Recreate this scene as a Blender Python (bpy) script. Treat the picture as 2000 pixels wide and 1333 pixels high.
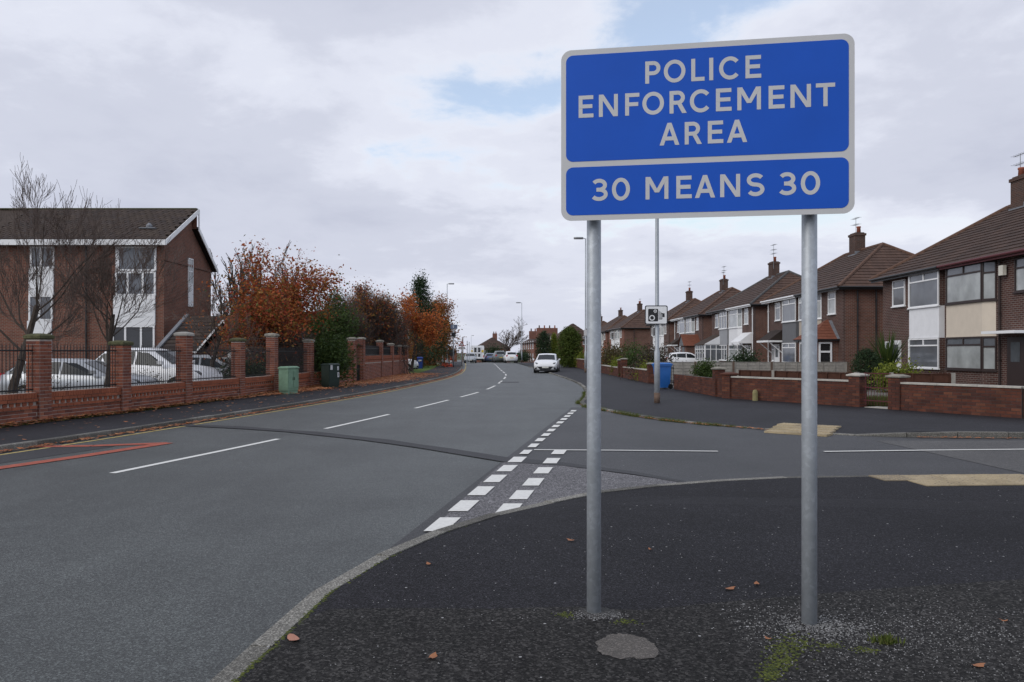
import bpy, math, random
from mathutils import Vector, Matrix
random.seed(11)
for o in list(bpy.data.objects): bpy.data.objects.remove(o)
sc = bpy.context.scene
COL = sc.collection
R = math.radians
# ------------------------------------------------------------------ camera
CAMH = 1.6
cd = bpy.data.cameras.new('camera'); cam = bpy.data.objects.new('camera', cd); COL.objects.link(cam)
cam.location = (0, 0, CAMH); cam.rotation_euler = (R(90), 0, 0)
cd.sensor_width = 36; cd.lens = 27.58; cd.shift_y = 21.5/2000
cd.clip_start = .1; cd.clip_end = 6000
sc.camera = cam
# ------------------------------------------------------------------ sky, sun, exposure
SKY_OFF = (2.0, 6.0, 9.3)
SUN_EL, SUN_AZ = 36, 236          # azimuth clockwise from +Y
w = bpy.data.worlds.new('World'); sc.world = w; w.use_nodes = True
nt = w.node_tree; nt.nodes.clear()
def N(tree, t, **kw):
    n = tree.nodes.new(t)
    for k, v in kw.items(): setattr(n, k, v)
    return n
def L(tree, a, b): tree.links.new(a, b)
def mth(tree, op, a, b=None, c=None, clamp=False):
    n = N(tree, 'ShaderNodeMath', operation=op); n.use_clamp = clamp
    for i, v in enumerate((a, b, c)):
        if v is None: continue
        if isinstance(v, (int, float)): n.inputs[i].default_value = v
        else: L(tree, v, n.inputs[i])
    return n.outputs[0]
def ramp(tree, fac, stops, interp='LINEAR'):
    n = N(tree, 'ShaderNodeValToRGB'); n.color_ramp.interpolation = interp
    e = n.color_ramp.elements
    while len(e) < len(stops): e.new(.5)
    for el, (p, c) in zip(e, stops):
        el.position = p; el.color = (c, c, c, 1) if isinstance(c, (int, float)) else (*c, 1)
    if fac is not None: L(tree, fac, n.inputs[0])
    return n.outputs[0]
def mixc(tree, f, a, b, blend='MIX'):
    n = N(tree, 'ShaderNodeMix', data_type='RGBA', blend_type=blend)
    for s, v in ((n.inputs[0], f), (n.inputs[6], a), (n.inputs[7], b)):
        if isinstance(v, (int, float)): s.default_value = v
        elif isinstance(v, tuple): s.default_value = (*v, 1)
        else: L(tree, v, s)
    return n.outputs[2]
def noise(tree, vec, scale, detail=4, rough=.55, dist=0):
    n = N(tree, 'ShaderNodeTexNoise'); n.inputs['Scale'].default_value = scale
    n.inputs['Detail'].default_value = detail; n.inputs['Roughness'].default_value = rough
    n.inputs['Distortion'].default_value = dist
    if vec is not None: L(tree, vec, n.inputs['Vector'])
    return n.outputs[0]
sky = N(nt, 'ShaderNodeTexSky', sky_type='NISHITA'); sky.sun_disc = False
sky.sun_elevation = R(SUN_EL); sky.sun_rotation = R(SUN_AZ); sky.air_density = 1.0; sky.dust_density = .6
tc = N(nt, 'ShaderNodeTexCoord'); sep = N(nt, 'ShaderNodeSeparateXYZ'); L(nt, tc.outputs['Generated'], sep.inputs[0])
zz = mth(nt, 'ADD', mth(nt, 'MAXIMUM', sep.outputs[2], 0), .20)
px = mth(nt, 'DIVIDE', sep.outputs[0], zz); py = mth(nt, 'DIVIDE', sep.outputs[1], zz)
cmb = N(nt, 'ShaderNodeCombineXYZ'); L(nt, mth(nt, 'ADD', px, SKY_OFF[0]), cmb.inputs[0]); L(nt, mth(nt, 'ADD', py, SKY_OFF[1]), cmb.inputs[1]); cmb.inputs[2].default_value = SKY_OFF[2]
cl = noise(nt, cmb.outputs[0], .55, 2, .45, .3)          # broad banks
cn = noise(nt, cmb.outputs[0], 2.6, 8, .58, .2)          # billows
cf = noise(nt, cmb.outputs[0], 9.0, 6, .6, .1)           # fine ripple
cov = mth(nt, 'ADD', mth(nt, 'ADD', mth(nt, 'MULTIPLY', cl, .66), mth(nt, 'MULTIPLY', cn, .27)), mth(nt, 'MULTIPLY', cf, .07))
cover = mth(nt, 'MAXIMUM', ramp(nt, cov, [(.395, 0.0), (.455, 1.0)], 'EASE'), ramp(nt, sep.outputs[2], [(.05, 1.0), (.17, 0.0)]))
shade = ramp(nt, cov, [(.41, (8.9, 9.2, 10.0)), (.47, (7.6, 7.9, 9.0)), (.53, (6.4, 6.7, 7.85)), (.64, (5.6, 5.9, 7.1))], 'EASE')
bluec = mixc(nt, 1.0, mixc(nt, 1.0, sky.outputs[0], (2.0, 2.0, 2.0), 'MULTIPLY'), (8.5, 8.8, 9.8), 'DARKEN')
thin = mixc(nt, .35, bluec, (8.3, 8.7, 9.4))
shade = mixc(nt, ramp(nt, sep.outputs[2], [(.0, .8), (.16, 0.0)]), shade, (6.5, 6.75, 7.85))
skyc = mixc(nt, cover, thin, shade)
bg = N(nt, 'ShaderNodeBackground'); bg.inputs[1].default_value = .1; L(nt, skyc, bg.inputs[0])
wo = N(nt, 'ShaderNodeOutputWorld'); L(nt, bg.outputs[0], wo.inputs[0])
sd = bpy.data.lights.new('sun', 'SUN'); sd.energy = 1.5; sd.angle = R(45); sd.color = (1, .95, .88)
sun = bpy.data.objects.new('sun', sd); COL.objects.link(sun)
az = R(SUN_AZ); el = R(SUN_EL)
sdir = Vector((math.sin(az)*math.cos(el), math.cos(az)*math.cos(el), math.sin(el)))
sun.rotation_euler = (-sdir).to_track_quat('-Z', 'Y').to_euler(); sun.location = (0, 0, 60)
sc.view_settings.view_transform = 'Standard'; sc.view_settings.look = 'None'
sc.view_settings.exposure = 0.0; sc.view_settings.gamma = 1
sc.render.engine = 'CYCLES'
# ------------------------------------------------------------------ helpers
FPX = 1532.0
def zt(Y): # the road falls away beyond the crest
    t = min(1, max(0, (Y-118)/90)); return -2.4*t*t*(3-2*t)
def gp(x, y, z=0.0):  # a point of the ground given where it is seen
    d = FPX*(CAMH-z)/(y-688.0); return ((x-1000)/FPX*d, d)
def lerp(a, b, t): return a+(b-a)*t
def interp(tab, v):
    if v <= tab[0][0]:
        (a, b), (c, d) = tab[0], tab[1]; return b+(v-a)*(d-b)/(c-a)
    for (a, b), (c, d) in zip(tab, tab[1:]):
        if v <= c: return b+(v-a)*(d-b)/(c-a)
    (a, b), (c, d) = tab[-2], tab[-1]; return d+(v-c)*(d-b)/(c-a)
class MB:
    def __init__(s): s.v = []; s.f = []
    def add(s, vs, fs):
        n = len(s.v); s.v += [tuple(p) for p in vs]; s.f += [tuple(i+n for i in f) for f in fs]; return s
    def box(s, c, d, rz=0, ax=None):
        cx, cy, cz = c; hx, hy, hz = d[0]/2, d[1]/2, d[2]/2; ca, sa = math.cos(rz), math.sin(rz)
        vs = []
        for z in (-hz, hz):
            for x, y in ((-hx, -hy), (hx, -hy), (hx, hy), (-hx, hy)): vs.append((cx+x*ca-y*sa, cy+x*sa+y*ca, cz+z))
        return s.add(vs, [(3, 2, 1, 0), (4, 5, 6, 7), (0, 1, 5, 4), (1, 2, 6, 5), (2, 3, 7, 6), (3, 0, 4, 7)])
    def obox(s, o, ex, ey, ez):  # a box from a corner and three edge vectors
        o, ex, ey, ez = Vector(o), Vector(ex), Vector(ey), Vector(ez)
        vs = [o, o+ex, o+ex+ey, o+ey, o+ez, o+ex+ez, o+ex+ey+ez, o+ey+ez]
        fs = [(3, 2, 1, 0), (4, 5, 6, 7), (0, 1, 5, 4), (1, 2, 6, 5), (2, 3, 7, 6), (3, 0, 4, 7)]
        if ex.cross(ey).dot(ez) < 0: fs = [f[::-1] for f in fs]
        return s.add(vs, fs)
    def tube(s, p0, p1, r0, r1=None, n=6, cap=True):
        p0, p1 = Vector(p0), Vector(p1); r1 = r0 if r1 is None else r1
        d = (p1-p0); d = d.normalized() if d.length > 1e-9 else Vector((0, 0, 1))
        a = d.orthogonal().normalized(); b = d.cross(a)
        vs = []
        for p, r in ((p0, r0), (p1, r1)):
            for i in range(n):
                t = 2*math.pi*i/n; vs.append(p+a*(r*math.cos(t))+b*(r*math.sin(t)))
        fs = [(i, (i+1) % n, n+(i+1) % n, n+i) for i in range(n)]
        if cap: fs += [tuple(range(n-1, -1, -1)), tuple(range(n, 2*n))]
        return s.add(vs, fs)
    def prism(s, poly, z0, z1):
        n = len(poly); ar = sum(poly[i][0]*poly[(i+1) % n][1]-poly[(i+1) % n][0]*poly[i][1] for i in range(n))
        if ar < 0: poly = poly[::-1]
        return s.add([(x, y, z0) for x, y in poly]+[(x, y, z1) for x, y in poly],
                     [tuple(range(n-1, -1, -1)), tuple(range(n, 2*n))]+[(i, (i+1) % n, n+(i+1) % n, n+i) for i in range(n)])
    def extr(s, pts, vec):  # planar polygon of 3-D points pushed along vec
        n = len(pts); vec = Vector(vec); pts = [Vector(p) for p in pts]
        return s.add(pts+[p+vec for p in pts], [tuple(range(n-1, -1, -1)), tuple(range(n, 2*n))]+[(i, (i+1) % n, n+(i+1) % n, n+i) for i in range(n)])
    def rings(s, rs, caps=True, closed=True):
        n = len(rs[0]); b = len(s.v)
        for r in rs: s.v += [tuple(p) for p in r]
        for k in range(len(rs)-1):
            for i in range(n if closed else n-1):
                j = (i+1) % n; s.f.append((b+k*n+i, b+k*n+j, b+(k+1)*n+j, b+(k+1)*n+i))
        if caps: s.f.append(tuple(b+i for i in range(n-1, -1, -1))); s.f.append(tuple(b+(len(rs)-1)*n+i for i in range(n)))
        return s
    def lathe(s, c, prof, n=16):
        return s.rings([[(c[0]+r*math.cos(2*math.pi*i/n), c[1]+r*math.sin(2*math.pi*i/n), c[2]+z) for i in range(n)] for r, z in prof])
    def mesh(s, name, mat, smooth=False, off=(0, 0, 0)):
        me = bpy.data.meshes.new(name)
        me.from_pydata([(x-off[0], y-off[1], z-off[2]) for x, y, z in s.v], [], s.f)
        me.materials.append(mat); boxuv(me, off)
        if smooth: me.polygons.foreach_set('use_smooth', [True]*len(me.polygons))
        me.update(); return me
    def build(s, name, mat, parent=None, smooth=False, world=True, auto=None):
        off = (0, 0, 0)
        if parent is not None and world:
            q = parent
            off = Vector((0, 0, 0))
            while q is not None: off = off+Vector(q.location); q = q.parent
        o = bpy.data.objects.new(name, s.mesh(name, mat, smooth, off)); COL.objects.link(o)
        if parent is not None: o.parent = parent
        return o
def boxuv(me, off=(0, 0, 0)):
    uv = me.uv_layers.new(name='UVMap').data
    vs = me.vertices
    for p in me.polygons:
        n = p.normal
        if abs(n.z) > .85: t = Vector((1, 0, 0)); b = Vector((0, 1, 0))
        else:
            t = Vector((-n.y, n.x, 0)).normalized(); b = Vector((0, 0, 1)) if abs(n.z) < .3 else n.cross(t)
        for li in p.loop_indices:
            co = vs[me.loops[li].vertex_index].co; co = Vector((co.x+off[0], co.y+off[1], co.z+off[2]))
            uv[li].uv = (co.dot(t), co.dot(b))
def tag(o, label=None, cat=None, group=None, kind=None):
    if label: o['label'] = label
    if cat: o['category'] = cat
    if group: o['group'] = group
    if kind: o['kind'] = kind
    return o
def empty(name, loc, label, cat, group=None):
    o = bpy.data.objects.new(name, None); o.location = loc; o.empty_display_size = .2; COL.objects.link(o)
    return tag(o, label, cat, group)
def inst(name, me, loc, rz=0, parent=None, scale=None, rot=None):
    o = bpy.data.objects.new(name, me); COL.objects.link(o); o.location = loc
    o.rotation_euler = rot if rot else (0, 0, rz)
    if scale: o.scale = scale
    if parent is not None: o.parent = parent
    return o
def copy_tree(o, parent=None):
    c = o.copy(); COL.objects.link(c); c.parent = parent
    for ch in list(o.children): copy_tree(ch, c)
    return c
# ------------------------------------------------------------------ materials
MATS = {}
def newmat(name):
    m = bpy.data.materials.new(name); m.use_nodes = True; t = m.node_tree
    b = t.nodes['Principled BSDF']; MATS[name] = m; return m, t, b
def objco(t): return N(t, 'ShaderNodeTexCoord').outputs['Object']
def wpos(t): return N(t, 'ShaderNodeNewGeometry').outputs['Position']
def bump(t, b, h, strength=.3, dist=.01):
    n = N(t, 'ShaderNodeBump'); n.inputs['Strength'].default_value = strength; n.inputs['Distance'].default_value = dist
    L(t, h, n.inputs['Height']); L(t, n.outputs[0], b.inputs['Normal'])
def plain(name, col, rough=.6, metal=0, var=.12, vs=6, spec=.5, bmp=0):
    m, t, b = newmat(name)
    f = noise(t, wpos(t), vs, 5, .6)
    k = ramp(t, f, [(.25, 1-var), (.75, 1+var)])
    L(t, mixc(t, 1.0, tuple(col), k, 'MULTIPLY'), b.inputs['Base Color'])
    b.inputs['Roughness'].default_value = rough; b.inputs['Metallic'].default_value = metal
    b.inputs['Specular IOR Level'].default_value = spec
    if bmp: bump(t, b, noise(t, wpos(t), vs*9, 4), bmp, .01)
    return m
def asphalt(name, col, speck=.35, big=.18, sc_=170, white=0.0, rough=.75, spec=.45, track=0, objvar=0):
    m, t, b = newmat(name); p = wpos(t)
    v = N(t, 'ShaderNodeTexVoronoi'); v.inputs['Scale'].default_value = sc_; L(t, p, v.inputs['Vector'])
    cs = N(t, 'ShaderNodeSeparateColor'); L(t, v.outputs['Color'], cs.inputs[0])
    k1 = ramp(t, cs.outputs[0], [(0, 1-speck), (.7, 1.0), (1, 1+speck*2.2)])
    k2 = ramp(t, noise(t, p, .55, 6, .62, .4), [(.28, 1-big), (.72, 1+big)])
    k3 = ramp(t, noise(t, p, 9, 4, .7), [(.25, .9), (.75, 1.1)])
    c = mixc(t, 1.0, tuple(col), k1, 'MULTIPLY'); c = mixc(t, 1.0, c, k2, 'MULTIPLY'); c = mixc(t, 1.0, c, k3, 'MULTIPLY')
    if track:   # wear drawn out along the carriageway
        mp = N(t, 'ShaderNodeMapping'); mp.inputs['Rotation'].default_value = (0, 0, R(12)); mp.inputs['Scale'].default_value = (1.1, .07, 1); L(t, p, mp.inputs['Vector'])
        c = mixc(t, 1.0, c, ramp(t, noise(t, mp.outputs[0], 1.0, 4, .6), [(.3, 1-track), (.7, 1+track)]), 'MULTIPLY')
    if objvar:
        oi = N(t, 'ShaderNodeObjectInfo'); c = mixc(t, 1.0, c, ramp(t, oi.outputs['Random'], [(0, 1-objvar), (1, 1+objvar)]), 'MULTIPLY')
    if white:
        v2 = N(t, 'ShaderNodeTexVoronoi'); v2.inputs['Scale'].default_value = 21; L(t, p, v2.inputs['Vector'])
        c2 = N(t, 'ShaderNodeSeparateColor'); L(t, v2.outputs['Color'], c2.inputs[0])
        near = mth(t, 'LESS_THAN', v2.outputs['Distance'], mth(t, 'MULTIPLY', c2.outputs[0], .2))
        pick = mth(t, 'GREATER_THAN', c2.outputs[1], 1-white)
        c = mixc(t, mth(t, 'MULTIPLY', near, pick), c, (.34, .34, .34))
    L(t, c, b.inputs['Base Color']); b.inputs['Roughness'].default_value = rough
    b.inputs['Specular IOR Level'].default_value = spec
    bump(t, b, v.outputs['Distance'], .4, .005)
    return m
def bricktex(name, c1, c2, mortar, bw=.225, bh=.075, ms=.011, mortar_dark=False):
    m, t, b = newmat(name)
    u = N(t, 'ShaderNodeUVMap').outputs[0]
    n = N(t, 'ShaderNodeTexBrick'); L(t, u, n.inputs['Vector'])
    n.inputs['Scale'].default_value = 1; n.inputs['Brick Width'].default_value = bw; n.inputs['Row Height'].default_value = bh
    n.inputs['Mortar Size'].default_value = ms; n.inputs['Bias'].default_value = -.1; n.inputs['Mortar Smooth'].default_value = .15
    n.inputs['Color1'].default_value = (*c1, 1); n.inputs['Color2'].default_value = (*c2, 1); n.inputs['Mortar'].default_value = (*mortar, 1)
    k = ramp(t, noise(t, wpos(t), 1.3, 6, .65), [(.25, .72), (.75, 1.25)])
    L(t, mixc(t, 1.0, n.outputs[0], k, 'MULTIPLY'), b.inputs['Base Color']); b.inputs['Roughness'].default_value = .85
    b.inputs['Specular IOR Level'].default_value = .25
    iv = mth(t, 'SUBTRACT', 1.0, n.outputs['Fac']); bump(t, b, iv, .5, .008)
    return m
def pieces(name, cols, rough=.85, stain=.3, bmp=.3):
    m, t, b = newmat(name); g = N(t, 'ShaderNodeNewGeometry'); oi = N(t, 'ShaderNodeObjectInfo')
    r = mth(t, 'FRACT', mth(t, 'ADD', g.outputs['Random Per Island'], oi.outputs['Random']))
    n = len(cols); c = ramp(t, r, [(i/(n-1), c) for i, c in enumerate(cols)])
    k = ramp(t, noise(t, wpos(t), 2.2, 6, .65), [(.25, 1-stain), (.75, 1+stain)])
    k2 = ramp(t, noise(t, wpos(t), 60, 3, .6), [(.25, .85), (.75, 1.15)])
    c = mixc(t, 1.0, mixc(t, 1.0, c, k, 'MULTIPLY'), k2, 'MULTIPLY')
    L(t, c, b.inputs['Base Color']); b.inputs['Roughness'].default_value = rough; b.inputs['Specular IOR Level'].default_value = .25
    if bmp: bump(t, b, noise(t, wpos(t), 120, 3), bmp, .004)
    return m
def leafmat(name, cols, trans=.25):
    m, t, b = newmat(name); g = N(t, 'ShaderNodeNewGeometry')
    n = len(cols); c = ramp(t, g.outputs['Random Per Island'], [(i/(n-1), c) for i, c in enumerate(cols)])
    L(t, c, b.inputs['Base Color']); b.inputs['Roughness'].default_value = .6; b.inputs['Specular IOR Level'].default_value = .25
    tr = N(t, 'ShaderNodeBsdfTranslucent'); L(t, c, tr.inputs[0])
    mx = N(t, 'ShaderNodeMixShader'); mx.inputs[0].default_value = trans
    L(t, b.outputs[0], mx.inputs[1]); L(t, tr.outputs[0], mx.inputs[2])
    L(t, mx.outputs[0], t.nodes['Material Output'].inputs[0]); return m
def glassmat(name, col, rough=.06, spec=.8):
    m, t, b = newmat(name)
    k = ramp(t, noise(t, wpos(t), 1.6, 3, .5), [(.3, .75), (.7, 1.2)])
    L(t, mixc(t, 1.0, tuple(col), k, 'MULTIPLY'), b.inputs['Base Color'])
    b.inputs['Roughness'].default_value = rough; b.inputs['Specular IOR Level'].default_value = spec
    return m
M_ROAD = asphalt('road_asphalt', (.054, .060, .058), .6, .3, 120, 0, .55, .5, .16)
M_SIDE = asphalt('side_road_asphalt', (.034, .034, .036), .5, .3, 120, .02, .6, .4)
M_PAVE = asphalt('pavement_asphalt', (.0165, .0160, .0190), .7, .28, 110, .07, .8, .18)
M_PAVE2 = asphalt('far_pavement_asphalt', (.022, .0215, .0255), .55, .25, 110, .03, .75, .22)
M_PATCH = asphalt('pale_aggregate_surface', (.115, .112, .118), .7, .15, 85, 0, .8)
M_WORN = asphalt('worn_asphalt', (.062, .06, .058), .5, .25, 100, 0, .65)
M_FOOT = asphalt('footing_asphalt', (.030, .029, .027), .6, .25, 110, 0, .8)
M_TRENCH = asphalt('trench_repair_asphalt', (.026, .026, .029), .3, .15, 140, 0, .7)
M_REPAIR = asphalt('grey_patch_concrete', (.095, .086, .077), .35, .15, 150, 0, .9)
M_KERB = asphalt('kerb_concrete', (.15, .145, .13), .5, .25, 150, 0, .9, .25, 0, .42)
M_WHITE_PAINT = plain('road_white_paint', (.66, .66, .63), .7, 0, .14, 30, .3, .15)
M_YELLOW_PAINT = plain('road_yellow_paint', (.42, .33, .12), .8, 0, .35, 12, .3)
M_RED_PAINT = plain('road_red_paint', (.33, .085, .055), .8, 0, .3, 9, .3)
M_GROUND = plain('ground_soil_and_turf', (.055, .065, .03), .95, 0, .35, 1.5, .2, .3)
M_GRASS = leafmat('grass_blades', [(.05, .075, .015), (.085, .12, .02), (.14, .13, .05)], .3)
M_LAWN = plain('lawn', (.075, .12, .022), .95, 0, .35, 7, .2, .4)
M_DRIVE = plain('garden_paving', (.13, .12, .11), .9, 0, .25, 3, .3, .2)
M_TACT = pieces('buff_tactile_paving', [(.30, .245, .155), (.37, .30, .19), (.33, .27, .18), (.21, .175, .125)], .85, .25, .2)
M_GALV = None
def galv():
    m, t, b = newmat('galvanised_steel'); p = wpos(t)
    v = N(t, 'ShaderNodeTexVoronoi'); v.inputs['Scale'].default_value = 46; L(t, noise_vec(t, p), v.inputs['Vector'])
    cs = N(t, 'ShaderNodeSeparateColor'); L(t, v.outputs['Color'], cs.inputs[0])
    k = ramp(t, cs.outputs[0], [(0, .92), (.7, 1.0), (1, 1.12)])
    k2 = ramp(t, noise(t, p, 7, 6, .7), [(.3, .86), (.62, 1.02), (.8, 1.28)])
    c = mixc(t, 1.0, mixc(t, 1.0, (.40, .43, .46), k, 'MULTIPLY'), k2, 'MULTIPLY')
    L(t, c, b.inputs['Base Color']); b.inputs['Metallic'].default_value = .35; b.inputs['Roughness'].default_value = .5
    return m
def noise_vec(t, p):
    n = N(t, 'ShaderNodeTexNoise'); n.inputs['Scale'].default_value = 22; n.inputs['Detail'].default_value = 2; L(t, p, n.inputs['Vector'])
    a = N(t, 'ShaderNodeVectorMath', operation='SCALE'); L(t, n.outputs['Color'], a.inputs[0]); a.inputs['Scale'].default_value = .05
    s = N(t, 'ShaderNodeVectorMath', operation='ADD'); L(t, a.outputs[0], s.inputs[0]); L(t, p, s.inputs[1]); return s.outputs[0]
M_GALV = galv()
M_SIGN_BLUE = plain('sign_blue_sheeting', (.008, .088, .50), .5, 0, .06, 3, .25)
M_SIGN_WHITE = plain('sign_white_sheeting', (.54, .54, .54), .42, 0, .05, 3, .5)
M_SIGN_BLACK = plain('sign_black', (.012, .012, .014), .45)
M_SIGN_BACK = plain('sign_grey_back', (.22, .23, .24), .5, .3)
M_LBRICK = pieces('red_wall_brick', [(.17, .060, .038), (.25, .085, .05), (.21, .078, .052), (.13, .048, .036), (.29, .115, .07)], .9, .28)
M_LBAND = pieces('orange_band_brick', [(.26, .08, .042), (.31, .10, .052), (.23, .075, .042)], .9, .2)
M_MORTAR = plain('mortar', (.42, .37, .33), .95, 0, .25, 9, .2)
M_MORTAR_DK = plain('dark_mortar', (.075, .06, .055), .95, 0, .25, 9, .2)
M_RBRICK = pieces('brown_garden_brick', [(.075, .030, .022), (.12, .042, .026), (.09, .034, .025), (.06, .026, .021), (.15, .058, .034)], .9, .3)
M_CAP = plain('weathered_concrete_cap', (.25, .235, .20), .95, 0, .35, 10, .2, .4)
M_CAPMOSS = plain('mossy_concrete_cap', (.085, .085, .045), .95, 0, .5, 14, .2, .5)
M_STONE = plain('pale_coping_stone', (.40, .38, .34), .9, 0, .2, 8, .3, .2)
M_IRON = plain('black_iron', (.012, .012, .014), .5, .2)
M_HBRICK = bricktex('dark_house_brick', (.085, .034, .026), (.055, .025, .021), (.17, .145, .13))
M_HBRICK2 = bricktex('red_house_brick', (.155, .058, .036), (.105, .044, .031), (.18, .145, .125))
M_BBRICK = bricktex('estate_brick', (.19, .062, .036), (.13, .046, .03), (.19, .155, .13))
M_CBRICK = bricktex('chimney_brick', (.09, .045, .032), (.06, .036, .03), (.11, .09, .08))
M_FARBRICK = bricktex('far_red_brick', (.22, .075, .045), (.17, .06, .04), (.19, .14, .12))
M_TILE = bricktex('brown_roof_tile', (.076, .048, .038), (.058, .039, .033), (.04, .029, .025), .30, .5, .008)
M_TILE_SIDE = bricktex('warm_roof_tile', (.095, .057, .043), (.078, .049, .039), (.046, .033, .029), .30, .5, .008)
M_TILEP = pieces('dark_brown_tile', [(.040, .029, .024), (.055, .04, .031), (.046, .034, .03), (.032, .025, .022)], .85, .25)
M_RIDGE = plain('ridge_tile', (.115, .066, .047), .85, 0, .25, 5, .3)
M_RIDGE_GREY = plain('grey_ridge_tile', (.09, .088, .088), .85, 0, .2, 5, .3)
M_PORCHTILE = plain('orange_porch_tile', (.17, .062, .037), .85, 0, .25, 6, .3, .4)
M_UPVC = plain('white_upvc', (.78, .79, .80), .4, 0, .04, 3)
M_WHITE = plain('white_render', (.74, .75, .77), .8, 0, .06, 3, .3)
M_CREAM = plain('cream_render', (.60, .53, .44), .85, 0, .06, 3, .3)
M_GREYP = plain('grey_panel', (.30, .31, .33), .8, 0, .06, 3, .3)
M_DGREYP = plain('dark_grey_panel', (.14, .145, .155), .8, 0, .07, 3, .3)
M_TAN = plain('tan_panel', (.43, .38, .32), .8, 0, .06, 3, .3)
M_BROWNFR = plain('dark_brown_frame', (.028, .016, .014), .5, 0, .1, 3)
M_MAROON = plain('maroon_fascia', (.085, .014, .018), .6, 0, .1, 3)
M_BLACKPL = plain('black_plastic', (.012, .012, .013), .45, 0, .1, 5)
M_GLASS = glassmat('window_glass', (.115, .125, .14))
M_GLASS_NET = glassmat('window_glass_with_net_curtain', (.34, .36, .36), .12)
M_GLASS_DK = glassmat('dark_window_glass', (.02, .022, .024))
M_LEAD = plain('lead_flashing', (.19, .20, .22), .6, .2, .2, 5)
M_BARK = plain('dark_bark', (.058, .046, .038), .95, 0, .35, 12, .2, .4)
M_TWIG = plain('twigs', (.11, .082, .07), .95, 0, .3, 5, .2)
M_TWIG_GREY = plain('grey_twigs', (.11, .09, .08), .95, 0, .3, 5, .2)
M_WOOD = plain('brown_fence_wood', (.060, .026, .017), .85, 0, .3, 8, .2, .3)
M_GREYWOOD = plain('weathered_fence_wood', (.27, .255, .23), .9, 0, .28, 6, .2, .3)
M_POSTWOOD = plain('fence_post_wood', (.13, .09, .07), .9, 0, .25, 8, .2)
M_BINBLUE = plain('blue_bin_plastic', (.02, .13, .42), .45, 0, .08, 5)
M_BINDARK = plain('deep_blue_bin_plastic', (.02, .055, .28), .45, 0, .08, 5)
M_GREENCAB = plain('faded_green_cabinet_paint', (.17, .28, .19), .65, 0, .25, 4, .4)
M_DKGREEN = plain('dark_green_cabinet_paint', (.010, .025, .018), .5, 0, .2, 5)
M_CARWHITE = plain('white_car_paint', (.78, .79, .81), .22, 0, .02, 2, .6)
M_CARSILVER = plain('silver_car_paint', (.40, .42, .44), .28, .4, .04, 2)
M_CARBLUE = plain('pale_blue_car_paint', (.20, .24, .36), .28, .3, .04, 2)
M_CARGREY = plain('grey_car_paint', (.16, .18, .18), .3, .3, .04, 2)
M_CARGLASS = glassmat('car_glass', (.018, .022, .025), .08, .3)
M_TYRE = plain('tyre_rubber', (.014, .014, .015), .85)
M_ALLOY = plain('alloy_wheel', (.35, .36, .37), .35, .7)
M_LAMP = glassmat('headlamp_lens', (.13, .14, .15), .1)
M_REDLAMP = plain('red_lamp_lens', (.45, .015, .02), .25)
M_PLATE = plain('number_plate', (.62, .62, .58), .5)
M_PLATEY = plain('yellow_plate', (.55, .40, .05), .5)
M_YELLOW = plain('yellow_sign', (.62, .43, .02), .5)
M_ORANGE = plain('cone_orange', (.52, .075, .035), .6)
M_MOSS = leafmat('moss', [(.045, .058, .01), (.10, .115, .013), (.03, .042, .01), (.07, .085, .011)], .1)
M_CHIP = pieces('loose_stone_chippings', [(.10, .10, .10), (.20, .20, .205), (.06, .06, .06), (.30, .30, .30), (.14, .14, .14)], .8, .1, 0)
M_LITTER = leafmat('dead_leaves', [(.32, .10, .04), (.46, .18, .07), (.24, .08, .04), (.50, .26, .12), (.18, .07, .04)], .1)
M_REDLEAF = leafmat('red_orange_leaves', [(.30, .045, .03), (.42, .12, .03), (.36, .075, .03), (.22, .05, .03), (.45, .20, .05), (.13, .12, .03)], .3)
M_ORANGELEAF = leafmat('orange_leaves', [(.46, .12, .03), (.50, .17, .04), (.38, .09, .03)], .3)
M_BEECH = leafmat('rusty_beech_leaves', [(.20, .065, .022), (.28, .09, .028), (.24, .12, .025), (.13, .055, .022), (.25, .17, .03)], .25)
M_GREENLEAF = leafmat('green_leaves', [(.03, .055, .014), (.05, .085, .02), (.075, .11, .025)], .25)
M_DARKLEAF = leafmat('dark_evergreen_leaves', [(.016, .033, .014), (.026, .05, .02), (.035, .06, .022)], .15)
M_LIMELEAF = leafmat('yellow_green_leaves', [(.13, .17, .02), (.20, .22, .03), (.09, .13, .02)], .3)
M_PURPLELEAF = leafmat('purple_green_leaves', [(.035, .045, .022), (.055, .05, .03), (.09, .04, .035)], .2)
M_BROWNLEAF = leafmat('brown_hedge_leaves', [(.08, .055, .025), (.06, .06, .02), (.11, .07, .03)], .2)
M_SOLAR = glassmat('solar_panel_cells', (.05, .07, .12), .1)
M_TERRA = plain('terracotta_pot', (.28, .085, .05), .85)
M_ALARM = plain('alarm_box_plastic', (.62, .60, .52), .5)
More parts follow.
